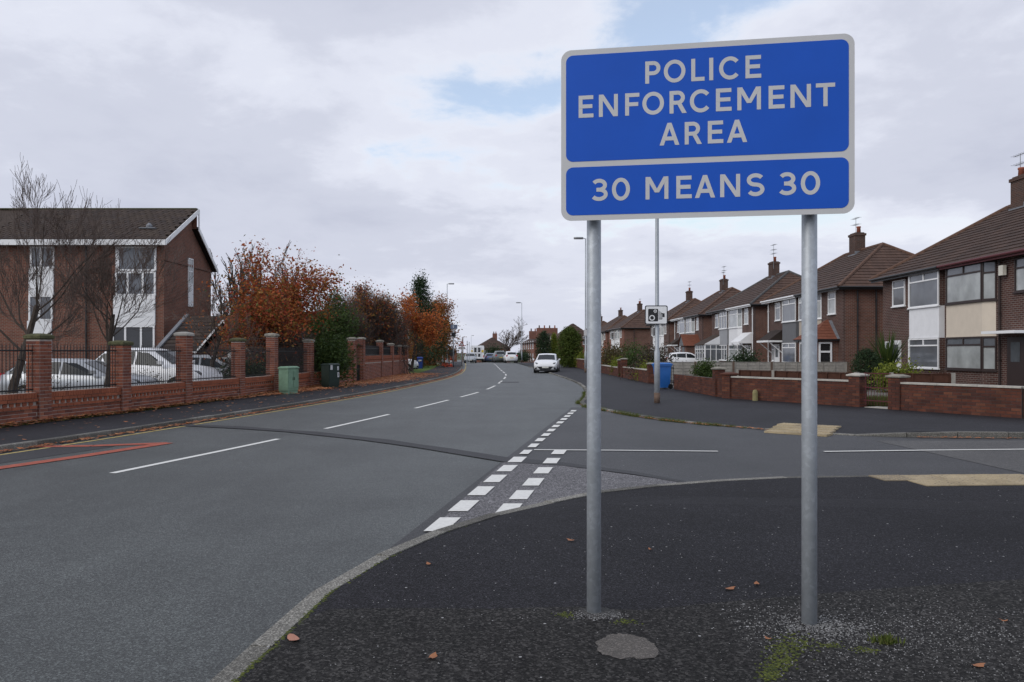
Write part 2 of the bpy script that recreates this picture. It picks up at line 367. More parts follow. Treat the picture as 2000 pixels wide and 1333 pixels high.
# ------------------------------------------------------------------ setting
def smooth_tab(tab, step):
    out = []; y = tab[0][0]
    xs = [p[0] for p in tab]
    def f(v): # Catmull-Rom
        i = max(0, min(len(tab)-2, next((k for k in range(len(tab)-1) if v <= tab[k+1][0]), len(tab)-2)))
        p1, p2 = tab[i], tab[i+1]; p0 = tab[i-1] if i else p1; p3 = tab[i+2] if i+2 < len(tab) else p2
        h = p2[0]-p1[0]; t = (v-p1[0])/h
        m1 = (p2[1]-p0[1])/max(1e-6, (p2[0]-p0[0]))*h; m2 = (p3[1]-p1[1])/max(1e-6, (p3[0]-p1[0]))*h
        return (2*t**3-3*t*t+1)*p1[1]+(t**3-2*t*t+t)*m1+(-2*t**3+3*t*t)*p2[1]+(t**3-t*t)*m2
    return f
centre = smooth_tab([(-40, -17.2), (0, -7.75), (10.34, -5.27), (14.4, -4.3), (20.1, -3.15), (26, -2.13), (31, -1.36), (36.6, -.84), (44, -.55), (52, -.41), (58, -.5), (65, -.8), (74, -1.16), (109, -2.6), (140, -5), (200, -10), (400, -30)], 1)
leftk = smooth_tab([(-40, -21), (0, -11), (12.5, -8.18), (16.3, -7.45), (23.9, -6.24), (32, -5.2), (41.1, -4.52), (49.4, -4.1), (60, -4.12), (74.7, -4.76), (100, -6.2), (140, -8.9), (200, -13.8), (400, -34)], 1)
rightk = smooth_tab([(24, 2.04), (27, 2.5), (31.4, 2.93), (38.6, 3.3), (46.5, 3.22), (57, 2.87), (70, 2.4), (84.5, 1.75), (112, .5), (140, -1.5), (200, -6.2), (400, -26)], 1)
NEARK = [(-9.5, -40), (-2.6, -6), (-1.75, 0), (-1.5, 2.4), (-1.37, 3.8), (-1.34, 4.1), (-1.27, 4.88), (-1.09, 5.58), (-.83, 6.33), (-.33, 7.27), (0, 7.78), (.87, 8.85), (2.05, 9.54), (3.0, 9.85), (3.67, 10.0), (4.83, 10.05), (6.64, 10.15), (9.5, 10.3), (30, 10.9)]
FARK = [(2.04, 24), (2.12, 22.8), (2.5, 21.3), (3.0, 19.6), (3.46, 18.4), (4.1, 17.4), (4.8, 16.6), (5.7, 15.5), (6.6, 14.9), (7.6, 14.65), (9.47, 14.5), (14, 14.55), (30, 14.9)]
def zk_near(x, y): # upstand of the near kerb
    return .10 if x < -.9 else (lerp(.10, .022, min(1, (x+.9)/1.6)))
def zk_far(x, y):
    if y > 21: return .06
    if x < 4.6: return lerp(.06, .03, (x-2)/2.6)
    if x < 6.7: return .022
    if x < 7.7: return lerp(.022, .11, (x-6.7))
    return .11
def struct(name, mb, mat):
    o = mb.build(name, mat); o['kind'] = 'structure'; return o
def ruled(rows, nz):
    mb = MB(); n = len(rows[0])
    for r in rows: mb.v += r
    for k in range(len(rows)-1):
        for i in range(n-1):
            mb.f.append((k*n+i, k*n+i+1, (k+1)*n+i+1, (k+1)*n+i))
    return mb
# ground sheet
xs = [-1500, -600, -250, -120, -60, -30, -15, 0, 15, 30, 60, 120, 250, 600, 1500]
ys = [-200, -60, -20, 0, 20, 40, 60, 80, 100, 118, 130, 145, 160, 175, 190, 208, 260, 400, 800, 1600, 3000]
struct('ground', ruled([[(x, y, zt(y)-.05) for x in xs] for y in ys], 0), M_GROUND)
# main road
YS = [-40+i*2 for i in range(0, 60)]+[80+i*5 for i in range(0, 64)]
def right_edge(y):
    if y >= 24: return rightk(y)
    return 2.2 if y > 6 else lerp(-12.5, 2.2, (y+40)/46)
struct('road', ruled([[(lerp(leftk(y)-.1, right_edge(y)+.3, i/4), y, zt(y)) for i in range(5)] for y in YS], 0), M_ROAD)
# side road: a sheet of its own laid over the junction
gl0 = Vector(gp(865, 1027)); gl1 = Vector(gp(1121, 803)); gld = (gl1-gl0).normalized(); gln = Vector((gld.y, -gld.x))
def glp(s, off=0): p = gl0+gld*s+gln*off; return p
srs = []
a0 = glp(-2.5, -.22); a1 = glp(15.6, -.18)
rows = []
for i in range(25):
    t = i/24; A = a0.lerp(a1, t); B = Vector((60, lerp(9.0, 16.5, t)))
    rows.append([(lerp(A.x, B.x, (j/20)**1.7), lerp(A.y, B.y, (j/20)**1.7), .004) for j in range(21)])
struct('side_road', ruled(rows, 0), M_SIDE)
mb = MB()
pp = [gp(*q) for q in ((800, 1082), (846, 1032), (940, 942), (985, 903), (1100, 911), (1240, 930), (1345, 945), (1150, 972), (960, 1018), (850, 1062))]
mb.add([(x, y, .008) for x, y in pp], [tuple(range(len(pp)-1, -1, -1))]); struct('pale_road_patch', mb, M_PATCH)
mb = MB()
tl = [(350, 831, 1.5), (480, 837, 2.4), (560, 843, 2), (620, 848, 3.4), (700, 857, 3), (760, 864, 4), (820, 873, 3.6), (880, 882, 4.6), (985, 899, 5), (1100, 908, 3), (1240, 926, 3), (1340, 944, 2)]
rows = []
for x, y, h in tl: rows.append([(*gp(x, y-h), .0125), (*gp(x, y+h), .0125)])
struct('trench_repair_strip', ruled(rows, 0), M_TRENCH)
mb = MB()
mb.add([(*gp(x, y), .004) for x, y in ((-60, 893), (90, 873), (225, 873), (-60, 915))], [(3, 2, 1, 0)]); struct('dark_road_patch', mb, M_TRENCH)
# side road older surface at the right
mb = MB(); q = [gp(x, y) for x, y in ((1710, 862), (2000, 926), (2600, 926), (2600, 862))]
mb.add([(x, y, .0085) for x, y in q], [(0, 1, 2, 3)]); struct('worn_side_road_surface', mb, M_WORN)
def marking(name, polys, mat, z, label=None):
    mb = MB()
    for p in polys: mb.add([(x, y, z) for x, y in p], [tuple(range(len(p)))])
    o = mb.build(name, mat); o['kind'] = 'structure'; return o
def strip(pts, wd):
    out = []
    for (a, b) in zip(pts, pts[1:]):
        a = Vector(a); b = Vector(b); d = (b-a).normalized(); n = Vector((-d.y, d.x))*wd/2
        out.append([tuple(a-n), tuple(b-n), tuple(b+n), tuple(a+n)])
    return out
# centre line dashes
cy = [(10.34, 14.42), (16.34, 20.1), (22.3, 26.1), (27.85, 31.2), (33.6, 37.2), (39.8, 43.6), (46.6, 50.4), (53.2, 57), (59.6, 63.6), (66, 70), (72.5, 76.5), (79, 83), (85, 89), (91, 95), (97, 101), (103, 107), (-1.5, 2.5), (4.4, 8.2)]
for a, b in cy:
    n = 4; pts = [(centre(lerp(a, b, i/n)), lerp(a, b, i/n)) for i in range(n+1)]
    marking('centre_line_dash', strip(pts, .11), M_WHITE_PAINT, .005)
for k in range(17):
    s = k*.882; wd = .19 if k < 6 else .135; hl = .29 if k < 6 else .26
    c = glp(s); A = c-gld*hl; B = c+gld*hl; n = Vector((1, 0))*wd/2*1.05
    marking('give_way_dash', [[tuple(A-n), tuple(A+n), tuple(B+n), tuple(B-n)]], M_WHITE_PAINT, .016)
for x, y in ((993.5, 997), (1019, 969), (1042, 943.7), (1061, 921), (1077.6, 902), (1092, 884.8)):
    c = Vector(gp(x, y)); A = c-gld*.28; B = c+gld*.28; n = Vector((.1, 0))
    marking('give_way_dash', [[tuple(A-n), tuple(A+n), tuple(B+n), tuple(B-n)]], M_WHITE_PAINT, .016)
marking('side_road_centre_line', strip([gp(1043, 880.5), gp(1200, 881.5), gp(1402, 883.5)], .075), M_WHITE_PAINT, .0165)
marking('side_road_centre_line', strip([gp(1609, 884), gp(1800, 881.5), gp(2000, 879.5), gp(2300, 876)], .085), M_WHITE_PAINT, .0165)
yl = [(leftk(y)+.30, y) for y in [8+i*1.5 for i in range(70)]]
marking('yellow_kerb_line', strip(yl, .08), M_YELLOW_PAINT, .005)
marking('red_road_marking', strip([gp(-80, 928), gp(0, 915), gp(150, 893.5), gp(328, 866)], .25)+[], M_RED_PAINT, .009)
marking('red_road_marking', strip([gp(60, 873.5), gp(180, 872), gp(326, 866.5)], .24), M_RED_PAINT, .0095)
# pavements (ruled between kerb line and back line)
def resample(pl, n):
    d = [0]
    for a, b in zip(pl, pl[1:]): d.append(d[-1]+math.dist(a, b))
    out = []
    for i in range(n):
        s = d[-1]*i/(n-1); k = max(j for j in range(len(d)) if d[j] <= s+1e-9); k = min(k, len(pl)-2)
        t = (s-d[k])/(d[k+1]-d[k]); out.append((lerp(pl[k][0], pl[k+1][0], t), lerp(pl[k][1], pl[k+1][1], t)))
    return out
def offs(pl, d): # offset to the right of travel
    out = []
    for i, p in enumerate(pl):
        a = Vector(pl[max(0, i-1)]); b = Vector(pl[min(len(pl)-1, i+1)]); t = (b-a).normalized()
        out.append((p[0]+t.y*d, p[1]-t.x*d))
    return out
nk = resample(NEARK, 90); nki = offs(nk, .10)
rows = []
for (x, y) in nki:
    z = zk_near(x, y)
    B = (40, lerp(-60, 10.0, min(1, max(0, (y+40)/50.5))**2.2))
    rows.append([(lerp(x, B[0], (j/20)**1.8), lerp(y, B[1], (j/20)**1.8), lerp(z, .10, min(1, 25*(j/20)**1.8)) if y < 8.0 else lerp(z, .030, min(1, 12*(j/20)**1.8))) for j in range(21)])
struct('near_pavement', ruled(rows, 0), M_PAVE)
WALLR = [(5.2, 112), (6.2, 84), (6.5, 60), (6.6, 32.4), (7.0, 25.25), (9.47, 21.3), (9.98, 20.3), (11.5, 17.6), (12.6, 16.2), (30, 16.6)]
kr = [(rightk(y), y) for y in (200, 170, 140, 112, 100, 84, 76, 68, 60, 54, 48, 42, 38.6, 35, 31.4, 29, 27, 25.4)]+FARK
back = [(1.5, 200), (3, 170), (4.2, 140), (5.2, 112), (5.7, 100), (6.2, 84), (6.3, 76), (6.4, 68), (6.5, 60), (6.53, 54), (6.56, 48), (6.58, 42), (6.6, 38.6), (6.6, 35), (6.62, 32.4), (6.7, 30.4), (6.85, 28), (6.95, 26.4), (7.0, 25.4), (7.05, 25.1), (7.6, 24.2), (8.1, 23.4), (8.7, 22.5), (9.3, 21.5), (9.7, 20.8), (10.2, 19.9), (10.9, 18.6), (11.5, 17.6), (12, 16.9), (15, 16.4), (30, 16.6)]
kri = offs(kr, -.10)
rows = []
for (x, y), b in zip(kri, back):
    z = zk_far(x, y)
    rows.append([(lerp(x, b[0]+.2, j/8), lerp(y, b[1], j/8), lerp(z, .11, min(1, j/4))+zt(y)) for j in range(9)])
struct('far_pavement', ruled(rows, 0), M_PAVE2)
WALLL = [(-10.9, 11.4), (-10.04, 16.65), (-9.57, 19.2), (-9.32, 22.3), (-8.97, 25.7), (-8.72, 28.5), (-8.5, 32.8), (-7.75, 38), (-7.5, 39), (-7.45, 44.2), (-7.4, 47.9), (-7.3, 50.4), (-7.2, 53)]
rows = []
for y in [-40, -20, -8, 0, 5, 9, 12, 15, 18, 21, 24, 27, 30, 34, 38, 42, 46, 50, 54, 58, 63, 68, 74, 80, 88, 96, 104, 112, 125, 140, 170, 200]:
    xk = leftk(y)-.1; xb = interp([(q[1], q[0]) for q in WALLL], y) if y < 54 else interp([(54, -7.3), (60, -7.6), (74, -7.6), (100, -9.2), (200, -17)], y)
    rows.append([(lerp(xk, xb-.1, j/5), y, zt(y)+lerp(.09, .115, j/5)) for j in range(6)])
struct('left_pavement', ruled([r[::-1] for r in rows], 0), M_PAVE2)
# kerb stones
KERBM = {}
def kerbs(pl, zf, length, name, side, maxn=300, dark=False):
    root = bpy.data.objects.new(name, None); COL.objects.link(root); root['kind'] = 'structure'
    tot = sum(math.dist(a, b) for a, b in zip(pl, pl[1:])); n = int(tot/length); q = resample(pl, n+1)
    for i in range(n):
        a = Vector(q[i]); b = Vector(q[i+1]); d = (b-a).normalized(); nn = Vector((d.y, -d.x))*side
        a = a+d*.008; b = b-d*.008
        z0, z1 = zf(*q[i]), zf(*q[i+1]); wv = .125; j = random.uniform(-.004, .004)
        mb = MB(); e = .012
        for A, z in ((a, z0), (b, z1)):
            z += j+zt(A.y)+.004
            mb.v += [(A.x, A.y, zt(A.y)-.12), (A.x, A.y, z-e), (A.x+nn.x*e, A.y+nn.y*e, z), (A.x+nn.x*wv, A.y+nn.y*wv, z), (A.x+nn.x*wv, A.y+nn.y*wv, zt(A.y)-.12)]
        fs = [(k, k+1, k+6, k+5) for k in range(4)]+[(4, 3, 2, 1, 0), (5, 6, 7, 8, 9)]
        if side > 0: fs = [f[::-1] for f in fs]
        mb.f += fs; mb.build('kerb_stone', M_KERB, root)
    return root
kerbs([p for p in NEARK if -6 <= p[1]], zk_near, .9, 'near_kerb', 1)
kerbs([(rightk(y), y) for y in (84, 76, 68, 60, 54, 48, 42, 38.6, 35, 31.4, 29, 27, 25.4)]+FARK, lambda x, y: zk_far(x, y), .9, 'far_kerb', -1)
kerbs([(leftk(y), y) for y in range(0, 112, 2)][::-1], lambda x, y: .095, .9, 'left_kerb', 1)
# tactile paving slabs
def tact_mesh():
    mb = MB(); s = .396; h = .05; mb.box((0, 0, -h/2), (s, s, h))
    for i in range(6):
        for j in range(6):
            x = -s/2+s*(i+.5)/6; y = -s/2+s*(j+.5)/6
            mb.rings([[(x+r*math.cos(k*math.pi/3), y+r*math.sin(k*math.pi/3), z) for k in range(6)] for r, z in ((.0125, 0), (.009, .005))], caps=False)
            n = len(mb.v); mb.f.append(tuple(range(n-6, n)))
    return mb.mesh('paving_slab', M_TACT)
TM = tact_mesh()
def tactile(name, o, d, nx, ny, zfun, skew=0):
    root = bpy.data.objects.new(name, None); COL.objects.link(root); root['kind'] = 'structure'
    d = Vector(d).normalized(); n = Vector((-d.y, d.x)); a = math.atan2(d.y, d.x)
    for j in range(ny):
        for i in range(nx):
            p = Vector(o)+d*(.4*(i+.5)+skew*j)+n*.4*(j+.5)
            inst('paving_slab', TM, (p.x, p.y, zfun(p.x, p.y, j)+random.uniform(-.002, .002)), a, root)
tactile('near_tactile_paving', (4.85, 10.0-.82), (1, .055), 5, 2, lambda x, y, j: .0385 if j == 0 else .0365, -.28)
tactile('far_tactile_paving', gp(1492, 843, .03), (gp(1570, 848, .03)[0]-gp(1492, 843, .03)[0], gp(1570, 848, .03)[1]-gp(1492, 843, .03)[1]), 3, 4, lambda x, y, j: .042+.012*j, -.06)
# gardens behind the walls
mb = MB(); g = [(6.62, 200), (6.6, 84), (6.5, 60), (6.62, 32.4), (7.0, 25.3), (9.5, 21.35), (11.5, 17.65), (12.6, 16.4), (60, 16.6), (60, 200)]
for (a, b) in zip(g[:-2], g[1:-1]):
    mb.add([(a[0]+.1, a[1], .10+zt(a[1])), (b[0]+.1, b[1], .10+zt(b[1])), (60, b[1], .10+zt(b[1])), (60, a[1], .10+zt(a[1]))], [(0, 1, 2, 3)])
struct('garden_ground', mb, M_DRIVE)
mb = MB(); mb.add([(-10.3, 13, .06), (-9.6, 20, .06), (-8, 40, .06), (-7.6, 53, .06), (-60, 53, .06), (-60, 13, .06)], [(0, 1, 2, 3, 4, 5)]); struct('car_park_ground', mb, M_DRIVE)
mb = MB(); mb.add([(*gp(745, 727, .1), .115), (*gp(800, 735, .1), .115), (*gp(845, 721, .1), .115), (-8.5, 95, .115), (-30, 95, .115), (-30, 55, .115), (-8, 54, .115)], [(0, 1, 2, 3, 4, 5, 6)]); struct('lawn', mb, M_LAWN)
# ------------------------------------------------------------------ the police sign
SW = .175
def arc(cx, cy, rx, ry, a0, a1, n=14): return [(cx+rx*math.cos(R(lerp(a0, a1, i/n))), cy+ry*math.sin(R(lerp(a0, a1, i/n)))) for i in range(n+1)]
h_ = SW/2
GLY = {
 'P': (.67, [('s', [(h_, 0), (h_, 1)]), ('s', [(0, 1-h_), (.36, 1-h_)]+arc(.36, .686, .2265, .2265, 90, -90)+[(0, .4595)])], .17, .07),
 'O': (.95, [('s', arc(.475, .5, .475-h_, .5-h_+.012, 0, 360, 36))], .09, .09),
 'L': (.58, [('s', [(h_, 0), (h_, 1)]), ('s', [(0, h_), (.58, h_)])], .17, .04),
 'I': (SW, [('s', [(h_, 0), (h_, 1)])], .17, .17),
 'C': (.88, [('s', arc(.475, .5, .475-h_, .5-h_+.012, 40, 320, 30))], .09, .09),
 'E': (.67, [('s', [(h_, 0), (h_, 1)]), ('s', [(0, 1-h_), (.66, 1-h_)]), ('s', [(0, .51), (.62, .51)]), ('s', [(0, h_), (.67, h_)])], .17, .09),
 'F': (.63, [('s', [(h_, 0), (h_, 1)]), ('s', [(0, 1-h_), (.63, 1-h_)]), ('s', [(0, .50), (.58, .50)])], .17, .06),
 'N': (.85, [('s', [(h_, 0), (h_, 1)]), ('s', [(.85-h_, 0), (.85-h_, 1)]), ('p', [(0, 1), (.205, 1), (.85, 0), (.645, 0)])], .17, .17),
 'R': (.75, [('s', [(h_, 0), (h_, 1)]), ('s', [(0, 1-h_), (.36, 1-h_)]+arc(.36, .692, .2205, .2205, 90, -90)+[(0, .4715)]), ('p', [(.30, .47), (.50, .47), (.75, 0), (.545, 0)])], .17, .06),
 'M': (1.0, [('s', [(h_, 0), (h_, 1)]), ('s', [(1-h_, 0), (1-h_, 1)]), ('p', [(0, 1), (.21, 1), (.59, .30), (.41, .30)]), ('p', [(1, 1), (.79, 1), (.41, .30), (.59, .30)])], .17, .17),
 'T': (.79, [('s', [(.395, 0), (.395, 1)]), ('s', [(0, 1-h_), (.79, 1-h_)])], .05, .05),
 'A': (.87, [('p', [(0, 0), (.185, 0), (.525, 1), (.345, 1)]), ('p', [(.87, 0), (.685, 0), (.345, 1), (.525, 1)]), ('s', [(.2, .30), (.67, .30)])], .04, .04),
 'S': (.76, [('s', arc(.385, .71, .285, .2025, 28, 270, 20)+arc(.385, .2975, .29, .21, 90, -152, 20)[1:])], .09, .09),
 '3': (.73, [('s', arc(.34, .71, .265, .2025, 150, -90, 20)), ('s', arc(.34, .2975, .30, .21, 90, -150, 20)), ('s', [(.22, .5075), (.36, .5075)])], .08, .09),
 '0': (.80, [('s', arc(.40, .5, .40-h_, .5-h_+.012, 0, 360, 36))], .09, .09)}
SO = Vector((.46, 4.46, 0)); SU = Vector((.987, -.160, 0)).normalized(); SN = Vector((SU.y, -SU.x, 0)) # SN faces the camera
SL, SR_, SB, ST = -.178, 1.400, 2.344, 3.311
sign = empty('road_sign', (SO.x+SU.x*.61, SO.y+SU.y*.61, .1), 'large blue and white police enforcement area sign on two galvanised posts', 'road sign')
def sp(s, z, out): p = SO+SU*s+SN*out; return (p.x, p.y, z)
def rrect(s0, s1, z0, z1, r, n=8):
    out = []
    for cx, cz, a in ((s1-r, z1-r, 0), (s0+r, z1-r, 90), (s0+r, z0+r, 180), (s1-r, z0+r, 270)):
        for i in range(n+1): t = R(a+90*i/n); out.append((cx+r*math.cos(t), cz+r*math.sin(t)))
    return out
def plate(pts, out0, out1): # outline in (s,z) given thickness between two offsets
    mb = MB(); n = len(pts)
    mb.v += [sp(s, z, out0) for s, z in pts]+[sp(s, z, out1) for s, z in pts]
    mb.f += [tuple(range(n)), tuple(range(2*n-1, n-1, -1))]+[(i, n+i, n+(i+1) % n, (i+1) % n) for i in range(n)]
    return mb
def flip(mb): mb.f = [f[::-1] for f in mb.f]; return mb
plate(rrect(SL, SR_, SB, ST, .058), .028, .031).build('panel', M_SIGN_WHITE, sign)
plate(rrect(SL+.012, SR_-.012, SB+.012, ST-.012, .05), .0275, .012).build('panel_back', M_SIGN_BACK, sign)
zmid0, zmid1 = SB+.03+.272, SB+.03+.272+.032
plate(rrect(SL+.028, SR_-.030, zmid1, ST-.031, .04), .0315, .0325).build('blue_field', M_SIGN_BLUE, sign)
plate(rrect(SL+.028, SR_-.030, SB+.030, zmid0, .04), .0315, .0325).build('blue_field', M_SIGN_BLUE, sign)
def stroke_polys(pts, wd):
    closed = math.dist(pts[0], pts[-1]) < 1e-6; Lp, Rp = [], []
    n = len(pts)
    for i in range(n):
        a = pts[i-1] if i else (pts[-2] if closed else pts[0]); b = pts[i+1] if i < n-1 else (pts[1] if closed else pts[-1])
        dx, dy = b[0]-a[0], b[1]-a[1]; l = math.hypot(dx, dy); nx, ny = -dy/l*wd/2, dx/l*wd/2
        Lp.append((pts[i][0]+nx, pts[i][1]+ny)); Rp.append((pts[i][0]-nx, pts[i][1]-ny))
    return Lp, Rp
def letter(ch, s0, zb, H, kx=1.0):
    W, st, a, b = GLY[ch]; mb = MB(); lay = .0330
    for kind, pts in st:
        lay += .00025
        if kind == 'p':
            q = [sp(s0+x*H*kx, zb+y*H, lay) for x, y in pts]; n = len(q); k = len(mb.v); mb.v += q
            ar = sum(pts[i][0]*pts[(i+1) % n][1]-pts[(i+1) % n][0]*pts[i][1] for i in range(n))
            mb.f.append(tuple(range(k, k+n)) if ar > 0 else tuple(range(k+n-1, k-1, -1)))
        else:
            Lp, Rp = stroke_polys(pts, SW); k = len(mb.v); n = len(Lp)
            mb.v += [sp(s0+x*H*kx, zb+y*H, lay) for x, y in Lp]+[sp(s0+x*H*kx, zb+y*H, lay) for x, y in Rp]
            mb.f += [(k+n+i, k+n+i+1, k+i+1, k+i) for i in range(n-1)]
    mb.build('digit' if ch in '30' else 'letter', M_SIGN_WHITE, sign)
def text(t, s0, s1, ztop, zb):
    H = ztop-zb; tot = 0
    items = []
    for i, ch in enumerate(t):
        if ch == ' ': tot += .42; items.append(None); continue
        W, st, a, b = GLY[ch]; a = 0 if i == 0 else a; b = 0 if i == len(t)-1 else b
        items.append((ch, tot+a)); tot += a+W+b
    gaps = len(t)-1; extra = ((s1-s0)/H-tot)/gaps
    for i, it in enumerate(items):
        if it: letter(it[0], s0+(it[1]+extra*i)*H, zb, H)
for t, a, b, top, base in (('POLICE', .293, .917, .0895, .2135), ('ENFORCEMENT', -.0786, 1.300, .2615, .3865), ('AREA', .3717, .8433, .4375, .5617), ('30 MEANS 30', -.006, 1.2234, .7345, .8597)):
    text(t, a, b, ST-top, ST-base)
for (x, y) in ((.473, 4.53), (1.645, 4.34)):
    mb = MB(); n = 28
    mb.lathe((x, y, 0), [(.0412, -.2), (.0412, 1.2), (.0412, 3.27), (.036, 3.275)], n); mb.build('post', M_GALV, sign, True)
    for zc in (2.56, 3.12):
        mb = MB(); mb.lathe((x, y, zc), [(.046, -.025), (.046, .025)], 20); mb.box((x-.0*SN.x, y-.055, zc), (.14, .03, .045), math.atan2(SU.y, SU.x)); mb.build('clamp', M_GALV, sign)
# ------------------------------------------------------------------ speed camera sign and lamp columns
def lamp(x, y, hgt, label, z0=.1, side=-1, r=.085, collar=True, arm=.5, group='street lamp columns'):
    root = empty('street_lamp', (x, y, z0+zt(y)), label, 'street lamp', group); zb = z0+zt(y)
    mb = MB(); mb.lathe((x, y, zb), [(r*1.02, -.1), (r*1.02, 1.5), (r*.72, 1.58), (r*.62, hgt*.6), (r*.5, hgt)], 14); mb.build('column', M_GALV, root, True)
    mb = MB(); mb.lathe((x, y, zb), [(r*1.06, -.05), (r*1.06, .30)], 14); mb.build('base_band', M_POSTWOOD, root, True)
    mb = MB(); mb.tube((x, y, zb+hgt-.03), (x+side*arm*.5, y, zb+hgt+.05), .03, .03, 8); mb.build('arm', M_GALV, root)
    mb = MB(); cx = x+side*arm
    mb.rings([[(cx+side*dx+0, y+sx*wy, zb+hgt+dz) for sx, dz in ((-1, .0), (-.8, .09), (.8, .09), (1, .0), (.7, -.05), (-.7, -.05))] for dx, wy in ((-.32, .06), (-.2, .13), (.2, .14), (.36, .08))]); mb.build('lantern', M_SIGN_BACK, root)
    return root
lc = lamp(4.29, 23.2, 9.9, 'lamp column carrying the speed camera sign beside the blue bin')
cs = empty('camera_sign', (4.29, 23.09, 2.41), 'white speed camera sign with black pictogram fixed on a lamp column', 'road sign')
def csp(u, v, out): return (4.245+u, 23.2-.115-out, 2.69+v)
def cplate(pts, o0, o1, name, mat):
    mb = MB(); n = len(pts)
    mb.v += [csp(a, b, o0) for a, b in pts]+[csp(a, b, o1) for a, b in pts]
    mb.f += [tuple(range(n, 2*n)), tuple(range(n-1, -1, -1))]+[(i, (i+1) % n, n+(i+1) % n, n+i) for i in range(n)]
    mb.build(name, mat, cs)
def circ(cx, cy, r, n=24): return [(cx+r*math.cos(2*math.pi*i/n), cy+r*math.sin(2*math.pi*i/n)) for i in range(n)]
cplate(rrect(-.335, .335, -.28, .28, .05), 0, .006, 'border', M_SIGN_BLACK)
cplate(rrect(-.307, .307, -.252, .252, .035), .006, .008, 'panel', M_UPVC)
cplate(rrect(-.24, .055, -.19, .18, .03), .008, .0095, 'camera_body', M_SIGN_BLACK)
for cx, cy, r in ((-.125, -.085, .083), (-.03, .112, .048)):
    cplate(circ(cx, cy, r), .0095, .011, 'lens_ring', M_UPVC); cplate(circ(cx, cy, r*.66), .011, .0125, 'lens', M_SIGN_BLACK)
cplate(circ(-.03, .112, .018), .0125, .014, 'lens_centre', M_SIGN_WHITE)
for u0, u1, v0, v1 in ((.072, .086, -.13, .13), (.102, .116, -.12, .105), (.132, .146, -.105, .085), (.072, .175, -.13, -.112), (.160, .178, -.112, .06), (.185, .245, -.065, .05), (.150, .185, .02, .05)):
    cplate([(u0, v0), (u1, v0), (u1, v1), (u0, v1)], .008, .0095, 'camera_mark', M_SIGN_BLACK)
lamp(5.35, 57.0, 9.75, 'tall lamp column beyond the junction with a small white notice').children
nb = MB(); nb.box((5.35, 56.9, 3.0), (.28, .02, .42)); o = nb.build('notice', M_SIGN_WHITE); tag(o, 'small white notice strapped to the far lamp column', 'notice')
lamp(1.47, 118, 8.9, 'lamp column rising beside the parked white van')
lamp(-8.0, 96.8, 9.9, 'lamp column rising out of the rusty beech trees', side=1)
lamp(-12.5, 240, 8.9, 'most distant lamp column above the white van', side=1)
mb = MB(); mb.tube((-9.4, 150, -2), (-9.4, 150, 4.5), .12, .09, 8); tag(mb.build('telegraph_pole', M_POSTWOOD), 'dark distant pole behind the white van roof', 'pole')
# solar powered speed sign
r_ = empty('speed_display_sign', (-5.9, 79, .1), 'solar powered speed display sign on a grey post by the bend', 'road sign')
mb = MB(); mb.lathe((-5.9, 79, .1), [(.06, -.1), (.055, 4.2)], 12); mb.build('post', M_GALV, r_, True)
mb = MB(); mb.lathe((-5.9, 79, .1), [(.075, -.1), (.075, .28)], 12); mb.build('base_sleeve', M_BLACKPL, r_, True)
mb = MB(); mb.obox((-6.2, 78.9, 3.95), (.7, 0, 0), (0, .35, .42), (0, .03, -.03)); mb.build('solar_panel', M_SOLAR, r_)
mb = MB(); mb.box((-5.88, 78.88, 3.35), (.42, .1, .42)); mb.build('display', M_SIGN_BLACK, r_)
for i in range(6):
    for a, b in ((-.27+i*.108, .27), (-.27+i*.108, -.27), (-.27, -.27+i*.108), (.27, -.27+i*.108)):
        if abs(a) < .28 and abs(b) < .28:
            mb = MB(); mb.box((-5.88+a, 78.84, 3.35+b), (.045, .02, .045)); mb.build('border_light', M_SIGN_WHITE, r_)
r_ = empty('warning_sign', (-5.65, 88, .1), 'triangular warning sign with plate on a thin post', 'road sign')
mb = MB(); mb.lathe((-5.65, 88, .1), [(.04, -.1), (.04, 2.6)], 8); mb.build('post', M_GALV, r_, True)
mb = MB(); mb.extr([(-6.0, 87.93, 2.25), (-5.3, 87.93, 2.25), (-5.65, 87.93, 2.85)], (0, .02, 0)); mb.build('triangle', M_REDLAMP, r_)
mb = MB(); mb.extr([(-5.88, 87.915, 2.32), (-5.42, 87.915, 2.32), (-5.65, 87.915, 2.70)], (0, .01, 0)); mb.build('triangle_face', M_SIGN_WHITE, r_)
mb = MB(); mb.box((-5.65, 87.93, 2.06), (.7, .02, .25)); mb.build('plate', M_SIGN_WHITE, r_)
for i, (x, y) in enumerate(((-5.6, 98), (-5.9, 108))):
    mb = MB(); mb.lathe((x, y, .1), [(.045, -.1), (.045, 2.9)], 8); tag(mb.build('sign_post', M_GALV), ('thin grey post behind the warning sign', 'thin grey post nearest the parked silver saloon')[i], 'post')
